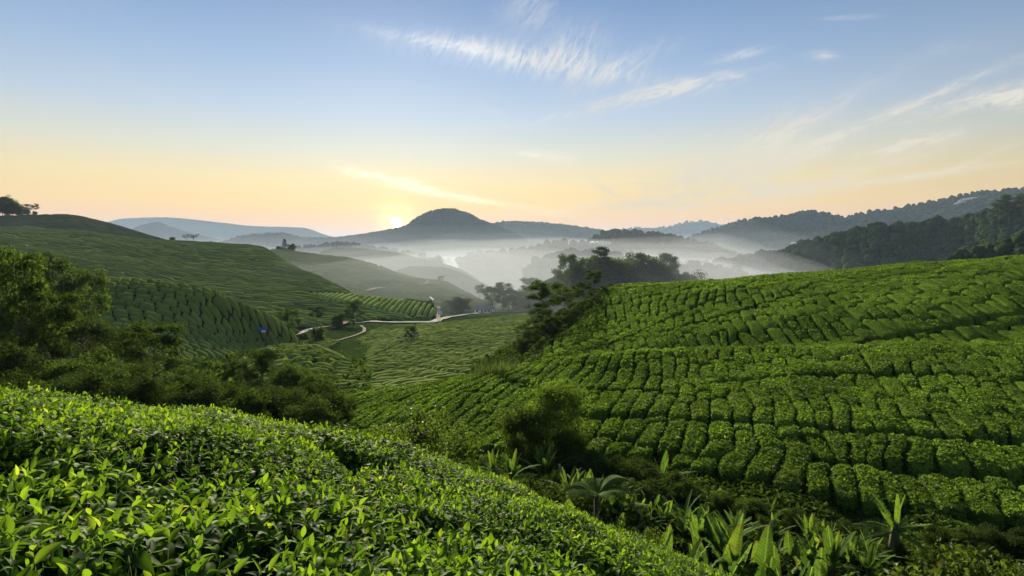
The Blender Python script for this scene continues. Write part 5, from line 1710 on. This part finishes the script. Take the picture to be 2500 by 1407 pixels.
# ------------------------------------------------------------------ alike plants are told apart by their order across the view
_ones = "first second third fourth fifth sixth seventh eighth ninth tenth eleventh twelfth thirteenth fourteenth fifteenth sixteenth seventeenth eighteenth nineteenth twentieth".split()
def ordinal(n):
    if n <= 20:
        return _ones[n - 1]
    t = {2: "twent", 3: "thirt", 4: "fort"}[n // 10]
    return t + "ieth" if n % 10 == 0 else t + "y-" + _ones[n % 10 - 1]
_same = {}
for o in scene.objects:
    if o.parent is None and o.get("label") and o.get("category"):
        _same.setdefault(o["label"], []).append(o)
for lb, os_ in _same.items():
    if 1 < len(os_) <= 45:
        os_.sort(key=lambda o: pix(*o.location)[0])
        for k, o in enumerate(os_):
            o["label"] = lb + ", " + ordinal(k + 1) + " from the left"
# ------------------------------------------------------------------ air: even haze and the mist lying in the valley
def box_obj(name, lo, hi, mat, **kw):
    v = [(x, y, z) for x in (lo[0], hi[0]) for y in (lo[1], hi[1]) for z in (lo[2], hi[2])]
    return obj(name, v, np.array([[0, 1, 3, 2], [4, 6, 7, 5], [0, 4, 5, 1], [2, 3, 7, 6], [0, 2, 6, 4], [1, 5, 7, 3]]), mat, smooth=False, **kw)
_zmin = min(float(d["V"][:, 2].min()) for d in LAND.values())
_zmax = max(float(d["V"][:, 2].max()) for d in LAND.values())
M["haze"] = mat_volume("haze", (.56, .74, 1.0), 8.5e-5, 0.0)
box_obj("haze", (-12500, -12500, _zmin - 1.0), (12500, 12500, _zmax + 30), M["haze"], kind="stuff",
        label="thin blue morning haze filling the whole valley air", cat="haze")

def mist_bank(top, near, dens, seed, wave=8.0, col=(.62, .68, .74), aniso=0.0, ease=420, left=0.0, far=9000, right=0.0):
    """a closed bank of mist over the valley floor: its top wavers and thins out towards the near edge"""
    r = np.concatenate([np.linspace(near, near + 500, 26), np.geomspace(near + 540, far, 40)])
    az = np.radians(np.linspace(-62, 62, 125))
    R, A = np.meshgrid(r, az, indexing="ij")
    x, y = R * np.sin(A), R * np.cos(A)
    bot = _zmin - .4
    t = np.clip((R - near) / ease, 0, 1) * (np.clip((far - R) / (far * .35), 0, 1) if far < 8000 else 1.0)
    zt = top + wave * 2 * fbm(x / 190, y / 190, seed, 4) + .3 * wave * fbm(x / 30, y / 30, seed + 9, 3)
    zt = zt - left * np.clip((np.radians(-6) - A) / math.radians(14), 0, 1) * np.clip((900 - R) / 300, 0, 1)   # the mist lies in the valley, not on the left hills
    zt = zt - right * np.clip((A - math.radians(20)) / math.radians(12), 0, 1) * np.clip((1000 - R) / 300, 0, 1)
    zt = bot + .3 + (zt - bot) * (t * t * (3 - 2 * t))
    n, k = R.shape
    V = np.concatenate([np.stack([x, y, zt], 2).reshape(-1, 3), np.stack([x, y, np.full_like(x, bot)], 2).reshape(-1, 3)])
    f = grid_faces(n, k)
    off = n * k
    sides = []
    idx = np.arange(n * k).reshape(n, k)
    for e in (idx[0], idx[-1][::-1], idx[:, 0][::-1], idx[:, -1]):
        sides.append(np.stack([e[:-1], e[1:], e[1:] + off, e[:-1] + off], 1))
    m = mat_volume("mist", col, dens, aniso)
    o = obj("mist", V, np.concatenate([f, f[:, ::-1] + off] + sides), m, kind="stuff", cat="mist")
    bm = bmesh.new()
    bm.from_mesh(o.data)
    bmesh.ops.recalc_face_normals(bm, faces=bm.faces)
    bm.to_mesh(o.data)
    bm.free()
    return o
for top, near, dens, seed, ease, left, far, right, lb in ((-36, 330, .0075, 1, 420, 0, 9000, 0, "densest white mist lying lowest on the valley floor"),
        (-27, 300, .0026, 2, 420, 0, 9000, 0, "white mist bank drifting between the low wooded hills"),
        (-17, 180, .0011, 3, 280, 0, 1900, 10, "grey-white mist around the feet of the low hills"),
        (-6, 110, .0017, 4, 220, 12, 1100, 26, "thin grey mist veiling the knoll and the lower woods"),
        (6, 100, .0011, 5, 240, 12, 1000, 34, "faint mist reaching up the wooded slopes"),
        (30, 140, .00014, 6, 300, 8, 1300, 40, "very thin mist before the middle hills"),
        (-8, 900, .00022, 7, 420, 0, 9000, 0, "faint bluish mist pooled under the far mountains"),
        (10, 900, .00012, 8, 420, 0, 9000, 0, "fainter mist part way up the far mountains"),
        (34, 900, .00009, 9, 420, 0, 9000, 0, "faintest high mist against the far mountains")):
    o = mist_bank(top, near, dens, seed, ease=ease, left=left, far=far, right=right, wave=16.0 if near == 900 else 8.0, col=(.78, .82, .87) if seed < 3 else (.72, .77, .82) if seed < 6 else (.62, .68, .76))
    o["label"] = lb
